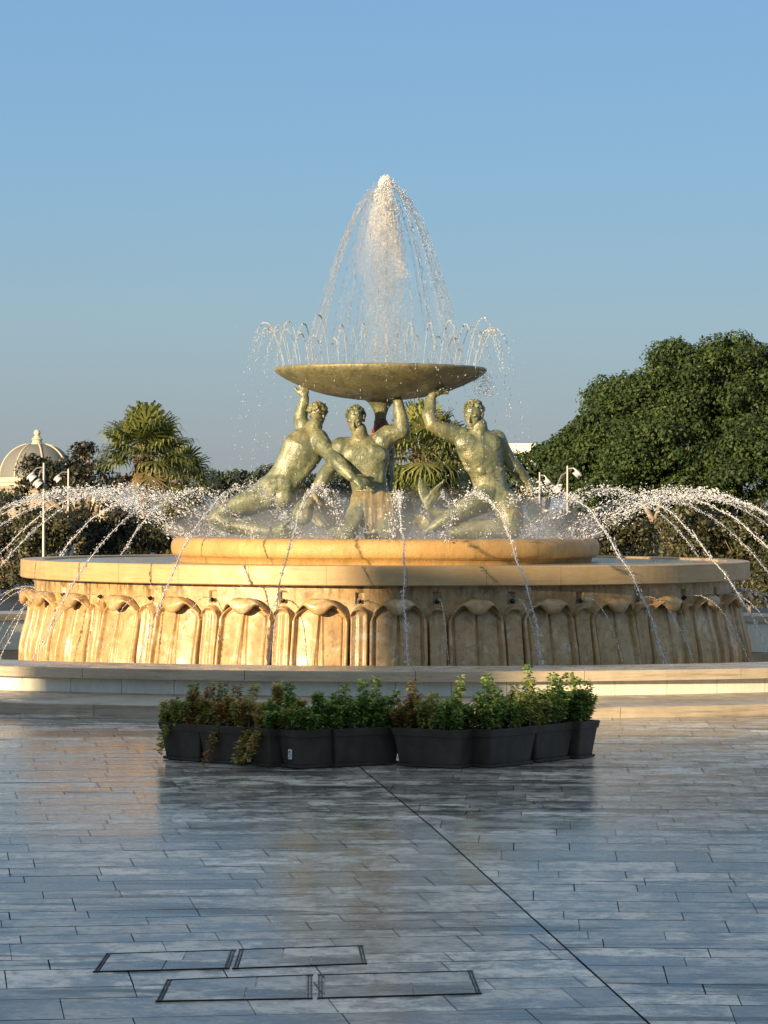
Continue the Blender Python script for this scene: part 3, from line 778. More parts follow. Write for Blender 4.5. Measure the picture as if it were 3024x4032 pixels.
# ------------------------------------------------------------------ water in the air
OCT = np.array([(1, 0, 0), (-1, 0, 0), (0, 1, 0), (0, -1, 0), (0, 0, 1), (0, 0, -1)], float)
OCTF = np.array([(0, 2, 4), (2, 1, 4), (1, 3, 4), (3, 0, 4), (2, 0, 5), (1, 2, 5), (3, 1, 5), (0, 3, 5)])
def drops(name, C, S_, Dr=None, stretch=1.0, mat=None, parent=None, jit=.35):
    """irregular drops: centres C (n,3), sizes S_, optional direction for stretching"""
    C = np.asarray(C, float); n = len(C); S_ = np.broadcast_to(S_, (n,))
    sh = OCT[None]*(1+rng.uniform(-jit, jit, (n, 6, 1)))
    th = rng.uniform(0, 2*PI, n); ph = rng.uniform(-1, 1, n)
    if Dr is None: Dr = np.stack([np.cos(th)*np.sqrt(1-ph**2), np.sin(th)*np.sqrt(1-ph**2), ph], 1)
    Dr = np.asarray(Dr, float); Dr = Dr/np.linalg.norm(Dr, axis=1, keepdims=True)
    a = np.cross(Dr, [.37, .91, .2]); a /= np.linalg.norm(a, axis=1, keepdims=True); b = np.cross(Dr, a)
    st = np.broadcast_to(stretch, (n,))
    V = (sh[:, :, 0:1]*a[:, None]+sh[:, :, 1:2]*b[:, None]+sh[:, :, 2:3]*Dr[:, None]*st[:, None, None])*S_[:, None, None]+C[:, None]
    F = (OCTF[None]+6*np.arange(n)[:, None, None]).reshape(-1, 3)
    me = bpy.data.meshes.new(name); V = V.reshape(-1, 3)
    me.vertices.add(len(V)); me.vertices.foreach_set('co', V.astype(np.float32).ravel())
    me.loops.add(len(F)*3); me.loops.foreach_set('vertex_index', F.astype(np.int32).ravel())
    me.polygons.add(len(F)); me.polygons.foreach_set('loop_start', np.arange(0, len(F)*3, 3, dtype=np.int32)); me.polygons.foreach_set('loop_total', np.full(len(F), 3, dtype=np.int32))
    me.update(calc_edges=True); me.polygons.foreach_set('use_smooth', [True]*len(F))
    me.materials.append(mat)
    o = bpy.data.objects.new(name, me); COL.objects.link(o)
    if parent: o.parent = parent
    return o

# big outward jets: parabola in the plane of its angle
def big_jet():
    C, S_, Dr, St = [], [], [], []
    n = 1250
    ph = rng.uniform(0, 6)
    hm = 2.45+rng.normal(0, .03); ra = 4.6+rng.normal(0, .06)
    for i in range(n):
        u = rng.uniform(0, 1)**.9; r_ = 2.85+u*(8.05-2.85)
        z = hm-.25*(r_-ra)**2
        if z < -.3: continue
        spread = .010+.055*math.exp(-((r_-3.9)/.95)**2)+.006*max(0, r_-6)
        wob = .014*math.sin(r_*5+ph)+.008*math.sin(r_*13+ph*2)
        C.append((rng.normal(0, spread)+wob, -r_+rng.normal(0, .03), z+rng.normal(0, spread)+wob*.6))
        sl = -.5*(r_-ra); d = np.array([rng.normal(0, .5), -1, sl+rng.normal(0, .6)])
        Dr.append(d); S_.append(rng.choice([.003, .005, .008, .013], p=[.38, .37, .2, .05])*(1.15 if r_ < 5.5 else .75)); St.append(rng.uniform(1.2, 4.0))
    # continuous thread of water: many close drops
    for r_ in np.arange(2.85, 8.05, .019):
        z = hm-.25*(r_-ra)**2
        if z < -.3: break
        wob = .014*math.sin(r_*5+ph)+.008*math.sin(r_*13+ph*2)
        k = .35+.65*sstep(4.4, 6.0, r_)
        C.append((wob, -r_, z+wob*.6)); Dr.append((0, -1, -.5*(r_-ra))); S_.append(.0085*k*rng.uniform(.6, 1.4)); St.append(rng.uniform(3, 5.5))
    return drops('water_jet', C, np.array(S_), Dr, np.array(St), M['foam'])
NJ = 28; protos = [big_jet() for _ in range(7)]
for i in range(NJ):
    o = protos[i] if i < 7 else bpy.data.objects.new('water_jet', protos[(i*3+1) % 7].data)
    if i >= 7: COL.objects.link(o)
    deg = 2.0+360/NJ*i
    o.rotation_euler = (0, 0, rad(deg)); o.location = (CX, 0, 0)
    dd = (deg+180) % 360-180
    k = round((dd-2)/(360/NJ))
    if abs(dd) < 8: lab = 'arching water jet falling straight down the middle of the drum front'
    elif abs(dd) < 75:
        nth = ['first', 'second', 'third', 'fourth', 'fifth', 'sixth'][abs(k)-1]
        lab = f'arching water jet, {nth} to the {"right" if dd > 0 else "left"} of the middle one'
    elif abs(dd) < 105: lab = f'arching water jet thrown out to the {"right" if dd > 0 else "left"} side'+(' and slightly backwards' if abs(dd) > 90 else ' and slightly forwards')
    else: lab = 'arching water jet thrown backwards behind the bronze figures'
    tag(o, lab, 'water jet', 'arching jets around the upper ring')

# thin jets from the slots between the petals
def thin_jet():
    C, S_, Dr = [], [], []
    for t_ in np.arange(0, .55, .0065):
        r_ = 5.14+2.0*t_; z = 1.03+.75*t_-4.9*t_*t_
        if z < -.32: break
        C.append((rng.normal(0, .004), -r_, z+rng.normal(0, .004))); S_.append(rng.uniform(.005, .009)); Dr.append((0, -2.0, .75-9.8*t_))
    return drops('thin_water_jet', C, np.array(S_), Dr, 2.6, M['drop'])
tp = [thin_jet() for _ in range(3)]
for i in range(NP):
    deg = math.degrees(base+HALF)+360/NP*i; dd = (deg+180) % 360-180
    if abs(dd) > 110: continue
    o = bpy.data.objects.new('thin_water_jet', tp[i % 3].data); COL.objects.link(o)
    o.rotation_euler = (0, 0, rad(deg)); o.location = (CX, 0, 0)
    tag(o, 'thin clear water jet spurting from a slot between the carved petals', 'water jet', 'thin jets from the drum slots')
for o in tp: bpy.data.objects.remove(o)

# small jets around the rim of the bowl
def rim_jet():
    C, S_, Dr = [], [], []
    vx = rng.uniform(.38, .95); vz = rng.uniform(3.3, 3.8); r0 = 1.42
    t_ = 0
    while True:
        r_ = r0+vx*t_; z = 4.24+vz*t_-4.9*t_*t_
        if z < 1.8: break
        sp = .002+.016*t_*t_*2
        if not (z < 4.2 and rng.random() < .68):
            C.append((rng.normal(0, sp), -r_+rng.normal(0, sp), z+rng.normal(0, sp))); S_.append(rng.uniform(.0042, .0070) if t_ < .42 else rng.uniform(.003, .006) if t_ < .6 else rng.uniform(.002, .0055)); Dr.append((0, -vx, vz-9.8*t_))
        t_ += .0065
    return drops('rim_jet', C, np.array(S_), Dr, 5.0, M['jet'], jit=.25)
tp = [rim_jet() for _ in range(6)]
for i in range(32):
    o = bpy.data.objects.new('rim_jet', tp[(i*5) % 6].data); COL.objects.link(o)
    o.rotation_euler = (0, 0, 2*PI*i/32+.05); o.location = (BX, 0, 0)
    tag(o, 'small clear water jet rising from the rim of the bronze bowl', 'water jet', 'small jets around the rim of the bowl')
for o in tp: bpy.data.objects.remove(o)

# central plume
plume = empty('water_plume', (BX+.08, 0, 4.25), 'tall central plume of water rising above the bowl, white at its crown', 'water jet')
C, S_, Dr = [], [], []
apex = 7.05-4.25
for k in range(44):
    a = 2*PI*k/44+rng.normal(0, .03); R_l = rng.uniform(1.02, 1.28); hh = apex*rng.uniform(.95, 1.0)
    ph = rng.uniform(0, 6)
    for j in range(330):
        u = rng.uniform(0.0, 1); fall = hh*u; rr = R_l*math.sqrt(u)
        if rng.random() < .35*u: continue
        sp = .003+.010*u
        C.append((rr*math.sin(a)+rng.normal(0, sp), -rr*math.cos(a)+rng.normal(0, sp), hh-fall+rng.normal(0, .02)))
        Dr.append((math.sin(a)*.3, -math.cos(a)*.3, -math.sqrt(u)*2-.05)); S_.append(rng.uniform(.0022, .0052))
drops('falling_streams', C, np.array(S_), Dr, 4.5, M['drop'], plume)
C, S_ = [], []
for k in range(17000):   # bright crown, ragged and thinning downwards
    u = rng.uniform(0, 1)**1.5*1.35; z = apex+.0-1.0*u
    if rng.random() < (u-.55)*1.15: continue
    wdt = .05+.24*math.sqrt(u); th = rng.uniform(0, 2*PI); q_ = rng.uniform(0, 1)**.75*wdt
    x = q_*math.sin(th)-.05*u; y = -q_*math.cos(th)
    lump = math.sin(th*5+z*9)+math.sin(th*3-z*17)+math.sin(z*31+th*2)
    if lump < -.4 and rng.random() < .8: continue
    if x > .03+.10*u and rng.random() < .72: continue
    C.append((x+rng.normal(0, .012), y, z+rng.normal(0, .02))); S_.append(rng.uniform(.0025, .0065)*(1.2-.4*u))
for k in range(2600):   # thick falling strand right of the axis
    u = rng.uniform(.2, 1.0); z = apex-1.45*u
    C.append((.04+.26*u**2.2*(1-.2*u)+rng.normal(0, .02+.03*u), rng.normal(0, .05), z)); S_.append(rng.uniform(.0025, .007)*(1.15-.5*u))
drops('foaming_crown', C, np.array(S_), np.array([(rng.normal(0, .3), rng.normal(0, .3), 1) for _ in C]), 2.2, M['crown'], plume)
C, S_ = [], []
for k in range(7000):   # rising column and falling core
    z = rng.uniform(0.0, apex*.86); wdt = .10+.10*(1-z/apex)
    C.append((rng.normal(0.02, wdt), rng.normal(0, wdt), z)); S_.append(rng.uniform(.002, .006))
drops('rising_column', C, np.array(S_), np.tile((0, 0, 1.), (len(C), 1))+rng.normal(0, .1, (len(C), 3)), 3.0, M['drop'], plume)

# loose spray around bowl and figures
C, S_ = [], []
for k in range(2600):
    a = rng.uniform(0, 2*PI); rr = rng.uniform(1.35, 2.3); C.append((rr*math.sin(a)+BX, -rr*math.cos(a), rng.uniform(1.8, 4.9) if rr > 1.6 else rng.uniform(1.8, 4.1))); S_.append(rng.choice([.003, .004, .006, .010], p=[.4, .35, .2, .05]))
for k in range(500):
    a = rng.uniform(0, 2*PI); rr = rng.uniform(1.3, 1.7); C.append((1.45+rng.normal(0, .09), -.3+rng.normal(0, .3), rng.uniform(3.85, 4.2))); S_.append(rng.uniform(.004, .009))
o = drops('spray', C, np.array(S_), None, 1.2, M['drop']); tag(o, 'loose drops of spray around the bowl and figures', 'spray', kind='stuff')
C, S_ = [], []
for k in range(2600):
    a = rng.uniform(0, 2*PI); rr = rng.uniform(1.9, 3.0); C.append((rr*math.sin(a)+CX, -rr*math.cos(a), 1.74+abs(rng.normal(0, .14)))); S_.append(rng.choice([.004, .006, .010]))
o = drops('splashes', C, np.array(S_), None, 1.4, M['foam']); tag(o, 'white splashes where water hits the upper ring', 'spray', kind='stuff')

# mist volumes
def mist(name, prof, c, dens, scale, label, aniso=.3, thr=.45):
    mb = MB(); mb.lathe(prof, n=32, c=(0, 0)); o = mb.build(name, None); o.location = c
    m = bpy.data.materials.new(name); m.use_nodes = True; t_ = m.node_tree; t_.nodes.clear()
    out = t_.nodes.new('ShaderNodeOutputMaterial'); pv_ = t_.nodes.new('ShaderNodeVolumePrincipled')
    pv_.inputs['Color'].default_value = (.93, .94, .97, 1); pv_.inputs['Anisotropy'].default_value = aniso
    tc = t_.nodes.new('ShaderNodeTexCoord'); ns = t_.nodes.new('ShaderNodeTexNoise'); ns.inputs['Scale'].default_value = scale; ns.inputs['Detail'].default_value = 3
    rp = t_.nodes.new('ShaderNodeMapRange'); rp.inputs[1].default_value = thr-.15; rp.inputs[2].default_value = thr+.3; rp.inputs[3].default_value = 0; rp.inputs[4].default_value = dens
    t_.links.new(tc.outputs['Object'], ns.inputs['Vector']); t_.links.new(ns.outputs['Fac'], rp.inputs[0]); 
    # fade towards the top / outside of the cloud
    sx = t_.nodes.new('ShaderNodeSeparateXYZ'); t_.links.new(tc.outputs['Generated'], sx.inputs[0])
    fd = t_.nodes.new('ShaderNodeMapRange'); fd.inputs[1].default_value = 0; fd.inputs[2].default_value = 1; fd.inputs[3].default_value = 1; fd.inputs[4].default_value = 0
    t_.links.new(sx.outputs['Z'], fd.inputs[0])
    ml = t_.nodes.new('ShaderNodeMath'); ml.operation = 'MULTIPLY'; t_.links.new(rp.outputs[0], ml.inputs[0]); t_.links.new(fd.outputs[0], ml.inputs[1])
    t_.links.new(ml.outputs[0], pv_.inputs['Density']); t_.links.new(pv_.outputs[0], out.inputs['Volume'])
    o.data.materials.append(m); tag(o, label, 'mist', kind='stuff'); return o
mist('mist', [(0.01, 1.73), (2.5, 1.73), (3.15, 1.80), (3.3, 1.86), (3.1, 2.05), (2.6, 2.35), (1.6, 2.5), (0.01, 2.55)], (CX, 0, 0), .5, 1.6, 'low drifting mist over the upper stone ring')
m2 = mist('plume_mist', [(0.01, 4.3), (.20, 4.32), (.22, 5.2), (.34, 5.7), (.38, 6.0), (.30, 6.4), (.15, 6.9), (.01, 7.0)], (BX-.02, 0, 0), 1.6, 2.5, 'fine mist hanging inside the central plume', .2, .4)
m2.data.materials[0].node_tree.nodes['Map Range.001'].inputs[3].default_value = .35
m2.data.materials[0].node_tree.nodes['Map Range.001'].inputs[4].default_value = 1.0

# ------------------------------------------------------------------ planters
def planter(corner, left, right, L, W, label, col=0, sticker=False):
    """corner/left/right are ground points of the base; long side is L"""
    if left is not None: d = Vector((left.x-corner.x, left.y-corner.y, 0)); ang = math.atan2(d.y, d.x)+PI  # x axis from left to corner
    else: d = Vector((right.x-corner.x, right.y-corner.y, 0)); ang = math.atan2(d.y, d.x)
    ex = Vector((math.cos(ang), math.sin(ang), 0)); ey = Vector((-math.sin(ang), math.cos(ang), 0))
    if left is not None: c = corner-ex*L/2+ey*W/2
    else: c = corner+ex*L/2+ey*W/2
    e_ = empty('planter', (c.x, c.y, .004), label, 'planter', 'dark plastic planters in front of the fountain', ang)
    def rr(hx, hy, z, r_=.02, n=4):
        pts = []
        for (sx, sy, a0) in ((1, 1, 0), (-1, 1, PI/2), (-1, -1, PI), (1, -1, 1.5*PI)):
            for k in range(n+1):
                a = a0+PI/2*k/n; pts.append((sx*(hx-r_)+r_*math.cos(a), sy*(hy-r_)+r_*math.sin(a), z))
        return pts
    def stack(levels, name, mat, par, inner=False):
        V, F = [], []; n = None
        for (hx, hy, z) in levels:
            p = rr(hx, hy, z); n = len(p); V += p
        for i in range(len(levels)-1):
            for k in range(n): F.append((i*n+k, i*n+(k+1) % n, (i+1)*n+(k+1) % n, (i+1)*n+k))
        F.append(tuple(range(n))[::-1])
        F.append(tuple((len(levels)-1)*n+k for k in range(n)))
        return link(name, V, F, mat, par)
    a, b = L/2, W/2; k = .0; t_ = .035
    stack([(a+.002, b+.002, 0), (a+.012, b+.012, .004), (a+.014, b+.014, .026), (a+.006, b+.006, .027), (a-.0, b-.0, .012)], 'saucer', M['plastic'], e_)
    stack([(a-.012, b-.012, .014), (a-.006, b-.006, .03), (a+t_*.75, b+t_*.75, .262)], 'pot', M['plastic'], e_)
    stack([(a+t_*.75+.009, b+t_*.75+.009, .263), (a+t_+.012, b+t_+.012, .325), (a+t_+.004, b+t_+.004, .329), (a+t_-.008, b+t_-.008, .327), (a+t_-.012, b+t_-.012, .30)], 'rim', M['plastic'], e_)
    stack([(a+t_-.016, b+t_-.016, .295), (a+t_-.016, b+t_-.016, .302)], 'soil', M['soil'], e_)
    if sticker:
        sb = MB(); sb.box((-a*.05, -b-.012, .115), (.048, .004, .085)); so_ = sb.build('sticker', M['sticker'], e_)
        so_.rotation_euler = (rad(0), 0, 0)
        ib = MB()
        for k2, (xx, zz, ww, hh) in enumerate(((-.004, .135, .020, .012), (-.008, .118, .012, .006), (.004, .105, .008, .018), (-.006, .088, .016, .005))):
            ib.box((-a*.05+xx, -b-.0152, zz), (ww, .002, hh))
        ib.build('print', M['ink'], so_)
    return e_, c, ang, ex, ey
GREEN = [(.17, .25, .055), (.11, .19, .055), (.26, .33, .07), (.06, .11, .03)]
OLIVE = [(.22, .26, .06), (.32, .32, .09), (.14, .19, .045), (.26, .22, .08)]
RUST = [(.44, .15, .06), (.34, .20, .06), (.20, .20, .06), (.20, .22, .06)]
ORANGE = [(.55, .30, .09), (.48, .24, .08), (.44, .29, .10), (.20, .22, .06)]
RED = [(.26, .05, .03), (.20, .16, .05), (.17, .20, .05), (.14, .17, .04)]
def shrub(c, ang, L, W, h, pals, label, seed, n=2600, tall=3, droop=0):
    """leafy pot plant: stems with leaves along them"""
    r_ = np.random.default_rng(seed)
    e_ = empty('shrub', (c.x, c.y, .31), label, 'shrub', 'shrubs growing in the planters', ang)
    Vv, tones = [], []; sb = MB()
    ns = int(46*(L/.5))+10
    for s in range(ns):
        bx = r_.uniform(-L/2, L/2); by = r_.uniform(-W/2, W/2)
        lean = np.array([r_.normal(0, .22)+bx*.35, r_.normal(-.05, .22)+by*.9, 1]); hs = h*r_.uniform(.45, 1.0)*(1.08 if r_.random() < .3 else .9)
        if s < tall: hs = h*r_.uniform(1.15, 1.42); lean = np.array([r_.normal(0, .12), r_.normal(0, .1), 1])
        if s >= ns-droop:
            bx = -L/2+.02 if r_.random() < .5 else r_.uniform(-L/2, L/2); by = -W/2; lean = np.array([r_.normal(-.2, .5), -.9, .25]); hs = h*.55
        pal = pals[min(len(pals)-1, int((bx/L+.5)*len(pals)*.999))] if isinstance(pals[0], list) else pals
        p0 = np.array([bx, by, -.01]); pts = []
        for j in range(6):
            u = j/5; p = p0+lean/np.linalg.norm(lean)*hs*u; p[2] -= (.30 if s >= ns-droop else .03)*u*u*np.hypot(lean[0], lean[1]); pts.append(p)
        sb.tube(pts, [.004]*5+[.0015], n=4, cap=False)
        nl = int(n/ns)
        for k in range(nl):
            u = r_.uniform(.12, 1.04)**.8; jj = min(4, int(u*5)); p = pts[jj]+(pts[jj+1]-pts[jj])*(u*5-jj)
            a = r_.uniform(0, 2*PI); sl = r_.uniform(-.25, .9)
            d = np.array([math.cos(a), math.sin(a), sl]); d /= np.linalg.norm(d)
            ln_ = r_.uniform(.024, .05)*(1.1 if s < tall else 1); wd_ = ln_*.30
            sd = np.cross(d, [r_.normal(0, .4), r_.normal(0, .4), 1]); sd /= np.linalg.norm(sd)
            nn = np.cross(sd, d)
            b = p+d*r_.uniform(.0, .03); 
            Vv += [b, b+d*ln_*.45+sd*wd_+nn*.002, b+d*ln_-nn*ln_*.25, b+d*ln_*.45-sd*wd_+nn*.002]
            cb = np.minimum(.65, np.array(pal[r_.integers(len(pal))])*r_.uniform(.6, 2.0)*1.35); tones.append(cb)
    polys('foliage', np.array(Vv), 4, M['potleaf'], e_, tone=np.array(tones))
    sb.build('stems', M['bark'], e_)
    return e_
GP = lambda x, y: G(x, y)
specs = [
 # corner, left, right, L, W, label, sticker, plants
 (GP(784, 3001), GP(651, 2990), None, .43, .27, 'leftmost dark plastic planter with trailing brown stems', False, ([OLIVE, OLIVE, RUST], 'olive green shrub with reddish trailing tips in the leftmost planter', .27, 1)),
 (GP(959, 3013), GP(802, 3003), None, .44, .27, 'second dark plastic planter from the left, below rust coloured leaves', False, ([OLIVE, RUST, ORANGE], 'rust brown shrub in the second planter from the left', .27, 1)),
 (GP(1060, 3022), GP(1005, 3015), None, .24, .45, 'narrow dark planter end between the rusty shrubs and the planter with a sticker', False, ([ORANGE, ORANGE, GREEN], 'orange brown drooping shrub in the third planter from the left', .29, 3)),
 (GP(1188, 3029), GP(1114, 3021), None, .27, .45, 'dark planter seen end-on with a small white sticker', True, ([GREEN, OLIVE, GREEN], 'thin green shrub in the planter with the white sticker', .26, 0)),
 (GP(1323, 3022), None, GP(1549, 3010), .63, .27, 'middle dark planter, fifth from the left, under the glossy dark green shrub', False, ([GREEN, GREEN, GREEN], 'dense glossy dark green shrub in the middle planter', .32, 0)),
 (GP(1806, 3029), GP(1564, 3016), None, .60, .27, 'widest planter, lit brownish front, right of the middle', False, ([RED, OLIVE, GREEN], 'shrub with reddish leaves at its left foot in the widest planter', .33, 0)),
 (GP(1932, 3026), None, GP(2101, 3007), .60, .27, 'third dark planter from the right end, angled away', False, ([GREEN, GREEN, OLIVE], 'tall dark green shrub in the third planter from the right', .34, 0)),
 (GP(2110, 3005), None, GP(2254, 2988), .52, .27, 'second dark planter from the right end', False, ([OLIVE, GREEN, GREEN], 'spindly dark green shrub in the second planter from the right', .36, 0)),
 (GP(2280, 2990), None, GP(2324, 2984), .26, .30, 'rightmost dark planter, narrow and standing last in the row', False, ([GREEN, OLIVE], 'airy green shrub in the rightmost planter', .34, 0)),
]
for i, (co, le, ri, L, W, lab, stk, (pals, slab_, h, dr)) in enumerate(specs):
    e_, c, ang, ex, ey = planter(co, le, ri, L, W, lab, sticker=stk)
    shrub(Vector((c.x, c.y, 0)), ang, L, W, h, pals, slab_, 100+i, n=int(7500*(L*W/.14)+2500), tall=3, droop=dr)

# ------------------------------------------------------------------ trees and plants
def leaf_cloud(name, clumps, per, size, mat, parent, seed, flat=.5, tone0=.5):
    """clumps: (centre, radius). leaves sit on lumpy shells"""
    r_ = np.random.default_rng(seed); out = []; tn = []
    for (c, R_c) in clumps:
        n = int(per*R_c*R_c) if per > 40 else int(per)
        d = r_.normal(size=(n, 3)); d /= np.linalg.norm(d, axis=1, keepdims=True)
        d[:, 2] = np.where(d[:, 2] < -.3, -d[:, 2], d[:, 2])
        rr = R_c*(1-.55*r_.uniform(0, 1, n)**2)*np.array(r_.uniform(.85, 1.12, n))
        p = np.array(c)[None]+d*rr[:, None]*np.array([1, 1, .85])
        nrm = d+r_.normal(0, flat, (n, 3)); nrm /= np.linalg.norm(nrm, axis=1, keepdims=True)
        a = np.cross(nrm, r_.normal(size=(n, 3))); a /= np.linalg.norm(a, axis=1, keepdims=True); b = np.cross(nrm, a)
        s = size*r_.uniform(.6, 1.4, n)[:, None]
        q_ = np.stack([p-a*s, p+b*s*.55+nrm*s*.1, p+a*s, p-b*s*.55+nrm*s*.1], 1)
        out.append(q_.reshape(-1, 3)); ct = r_.normal(tone0, .13)
        tn.append(np.clip(ct+r_.normal(0, .2, n), 0, 1))
    return polys(name, np.concatenate(out), 4, mat, parent, tone=np.concatenate(tn))
def trunk_mesh(mb, p0, p1, r0, r1, bend=.1, seed=0, n=7):
    r_ = random.Random(seed); p0, p1 = Vector(p0), Vector(p1); pts = []
    for i in range(n):
        u = i/(n-1); p = p0.lerp(p1, u)
        if 0 < i < n-1: p += Vector((r_.uniform(-bend, bend), r_.uniform(-bend, bend), 0))
        pts.append(p)
    mb.tube(pts, [r0+(r1-r0)*i/(n-1) for i in range(n)], n=9)
    return pts
def tree(base_, lobes, label, seed, size=.075, per=900, clump=.55, mat='ficus', trunk_r=.35, trunks=1, cat='tree', name='tree', nclump=60, group=None, tone0=.5, barkmat='bark', zlo=-.55):
    """lobes: (centre, rx, ry, rz) world"""
    e_ = empty(name, (base_[0], base_[1], 0), label, cat, group)
    r_ = random.Random(seed); cl = []; o0 = Vector((base_[0], base_[1], 0)); mb = MB()
    for (c, rx, ry, rz) in lobes:
        c = Vector(c)-o0; m = int(nclump*(rx*rz)**.9/4)+6
        for k in range(m):
            z = r_.uniform(zlo, 1); a = r_.uniform(0, 2*PI); rr = math.sqrt(max(0, 1-z*z)); f = r_.uniform(.72, 1.0) if r_.random() < .8 else r_.uniform(.3, .7)
            cl.append((c+Vector((rr*math.cos(a)*rx*f, rr*math.sin(a)*ry*f, z*rz*f)), clump*r_.uniform(.6, 1.35)))
        for k in range(3):
            tgt = c+Vector((r_.uniform(-.5, .5)*rx, r_.uniform(-.5, .5)*ry, r_.uniform(-.2, .5)*rz))
            trunk_mesh(mb, (r_.uniform(-.2, .2), r_.uniform(-.2, .2), min(c.z*.3, 1.5)), tgt, trunk_r*.5, trunk_r*.12, .12*rz, seed+k)
    trunk_mesh(mb, (0, 0, -.05), (0, 0, max(1.0, min(2.5, (lobes[0][0][2])*.7))), trunk_r, trunk_r*.6, .08, seed)
    mb.build('trunk', M[barkmat], e_, smooth=True)
    leaf_cloud('crown', cl, per, size, M[mat], e_, seed, tone0=tone0)
    return e_
def lobe(xd, yd, z, rxd, rzd, dy=None):
    c = Pd(xd, yd, z); k = z/FPX*1.8228
    return (c, rxd*k, (dy if dy else rxd*k*.9), rzd*k)
# right hand ficus group
z = 84
tree(Pd(1570, 1150, z), [lobe(1580, 915, z, 175, 160), lobe(1465, 905, z, 105, 120), lobe(1390, 905, z, 80, 92), lobe(1320, 925, z, 62, 66), lobe(1420, 1010, z-2, 120, 100), lobe(1640, 1030, z-3, 140, 110), lobe(1530, 812, z, 60, 55), lobe(1600, 790, z, 60, 42), lobe(1450, 790, z, 30, 38), lobe(1470, 1090, z-2, 110, 60)],
     'huge rounded dark green tree filling the right side behind the fountain', 11, size=.058, per=1150, clump=.5, nclump=115, trunk_r=.4, tone0=.48)
tree(Pd(1310, 1150, z), [lobe(1325, 935, z+3, 84, 80), lobe(1262, 1000, z, 70, 70), lobe(1345, 1000, z-1, 80, 80), lobe(1230, 1050, z-1, 60, 50), lobe(1320, 1080, z-3, 70, 45), lobe(1330, 868, z+2, 42, 36), lobe(1350, 1100, z-2, 90, 50)],
     'middle sized green tree left of the huge tree, sloping down to the lamp posts', 12, size=.058, per=1100, clump=.42, nclump=120, trunk_r=.25, tone0=.5)
tree(Pd(1160, 1100, 100), [lobe(1175, 1000, 100, 36, 38), lobe(1130, 1030, 100, 30, 40), lobe(1200, 1020, 100, 30, 45)], 'small far green tree directly behind the lowered arm of the right figure', 13, size=.09, per=420, clump=.45, nclump=60, trunk_r=.2, tone0=.5)
# bare leaning trunk behind the drum on the right
bt = empty('leaning_trunk', G(1512, 2500)*0+Pd(1450, 1206, 70)*1, 'crooked pale bare trunk leaning behind the right jets', 'tree')
bt.location.z = 0; mb = MB(); b0 = bt.location
pts = [Pd(1456, 1225, 70), Pd(1448, 1180, 70), Pd(1435, 1150, 70), Pd(1412, 1128, 70), Pd(1400, 1105, 70), Pd(1385, 1085, 70)]
mb.tube([p-b0 for p in pts], [.12, .11, .10, .08, .06, .04], n=9); mb.tube([pts[3]-b0, Pd(1422, 1100, 70)-b0, Pd(1430, 1070, 70)-b0], [.05, .04, .02], n=7)
mb.tube([(pts[0]-b0), (pts[0]-b0)*1.0+Vector((0, 0, -1.2))], .13, n=9)
mb.build('trunk', M['bark'], bt, smooth=True)

def bush(xd, yd, z, rxd, rzd, label, seed, mat='shrubleaf', tone0=.5, size=.045, clump=.28, per=1300, name='shrub', nclump=150, group='shrubs behind the fountain'):
    lo = [lobe(xd, yd, z, rxd, rzd), lobe(xd-rxd*.45, yd+rzd*.25, z-.5, rxd*.6, rzd*.75), lobe(xd+rxd*.45, yd+rzd*.2, z-.4, rxd*.6, rzd*.75)]
    c = lo[0][0]
    lo.append((Vector((c.x, c.y-.2, .7)), lo[0][1]*.95, lo[0][2], .85))
    return tree((c.x, c.y), lo, label, seed, size=size, per=per, clump=clump, nclump=nclump, mat=mat, trunk_r=.05, cat='shrub', name=name, group=group, tone0=tone0, zlo=-.95)
bush(100, 1140, 66, 75, 48, 'olive brown shrub around the foot of the leftmost lamp post', 21, tone0=.6)
bush(20, 1150, 74, 60, 62, 'dark shrub at the left edge of the view, below the domed building', 22, mat='darkleaf', tone0=.6)
bush(225, 1145, 68, 70, 60, 'dark green shrub left of the palm trunks', 23, mat='darkleaf', tone0=.7)
bush(400, 1150, 68, 75, 58, 'green brown shrub right of the palm trunks', 24, tone0=.45)
bush(520, 1130, 72, 70, 65, 'muted green shrub behind the legs of the left figure', 25, tone0=.4)
bush(665, 1120, 74, 80, 66, 'dark shrub seen between the left and middle figures', 26, mat='darkleaf', tone0=.8)
bush(930, 1120, 74, 90, 66, 'dark shrub behind the tail of the right figure', 27, mat='darkleaf', tone0=.8)
bush(800, 1125, 76, 70, 60, 'dull green shrub hidden behind the middle figure', 31, tone0=.4)
bush(1090, 1120, 72, 80, 62, 'dull green shrub behind the kneeling right figure', 28, tone0=.4)
bush(1240, 1150, 66, 80, 50, 'reddish brown shrub right of the stone ring', 29, mat='darkleaf', tone0=.95)
bush(1350, 1150, 66, 60, 52, 'brown green shrub left of the pale leaning trunk', 30, tone0=.45)
bush(1490, 1150, 64, 75, 56, 'yellowish green shrub right of the pale leaning trunk', 32, tone0=.65)
bush(1620, 1160, 64, 80, 62, 'olive shrub at the right edge behind the drum', 33, tone0=.55)
bush(1700, 1230, 60, 60, 60, 'low dark shrub at the far right, level with the cornice', 34, tone0=.4)
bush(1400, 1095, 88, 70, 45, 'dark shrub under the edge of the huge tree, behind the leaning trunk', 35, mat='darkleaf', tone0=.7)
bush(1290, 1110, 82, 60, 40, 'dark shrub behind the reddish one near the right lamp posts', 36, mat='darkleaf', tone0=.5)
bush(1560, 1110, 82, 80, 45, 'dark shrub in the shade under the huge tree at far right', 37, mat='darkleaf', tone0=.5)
bush(300, 1150, 84, 80, 50, 'dark shrub seen behind the palm trunks', 38, mat='darkleaf', tone0=.5)
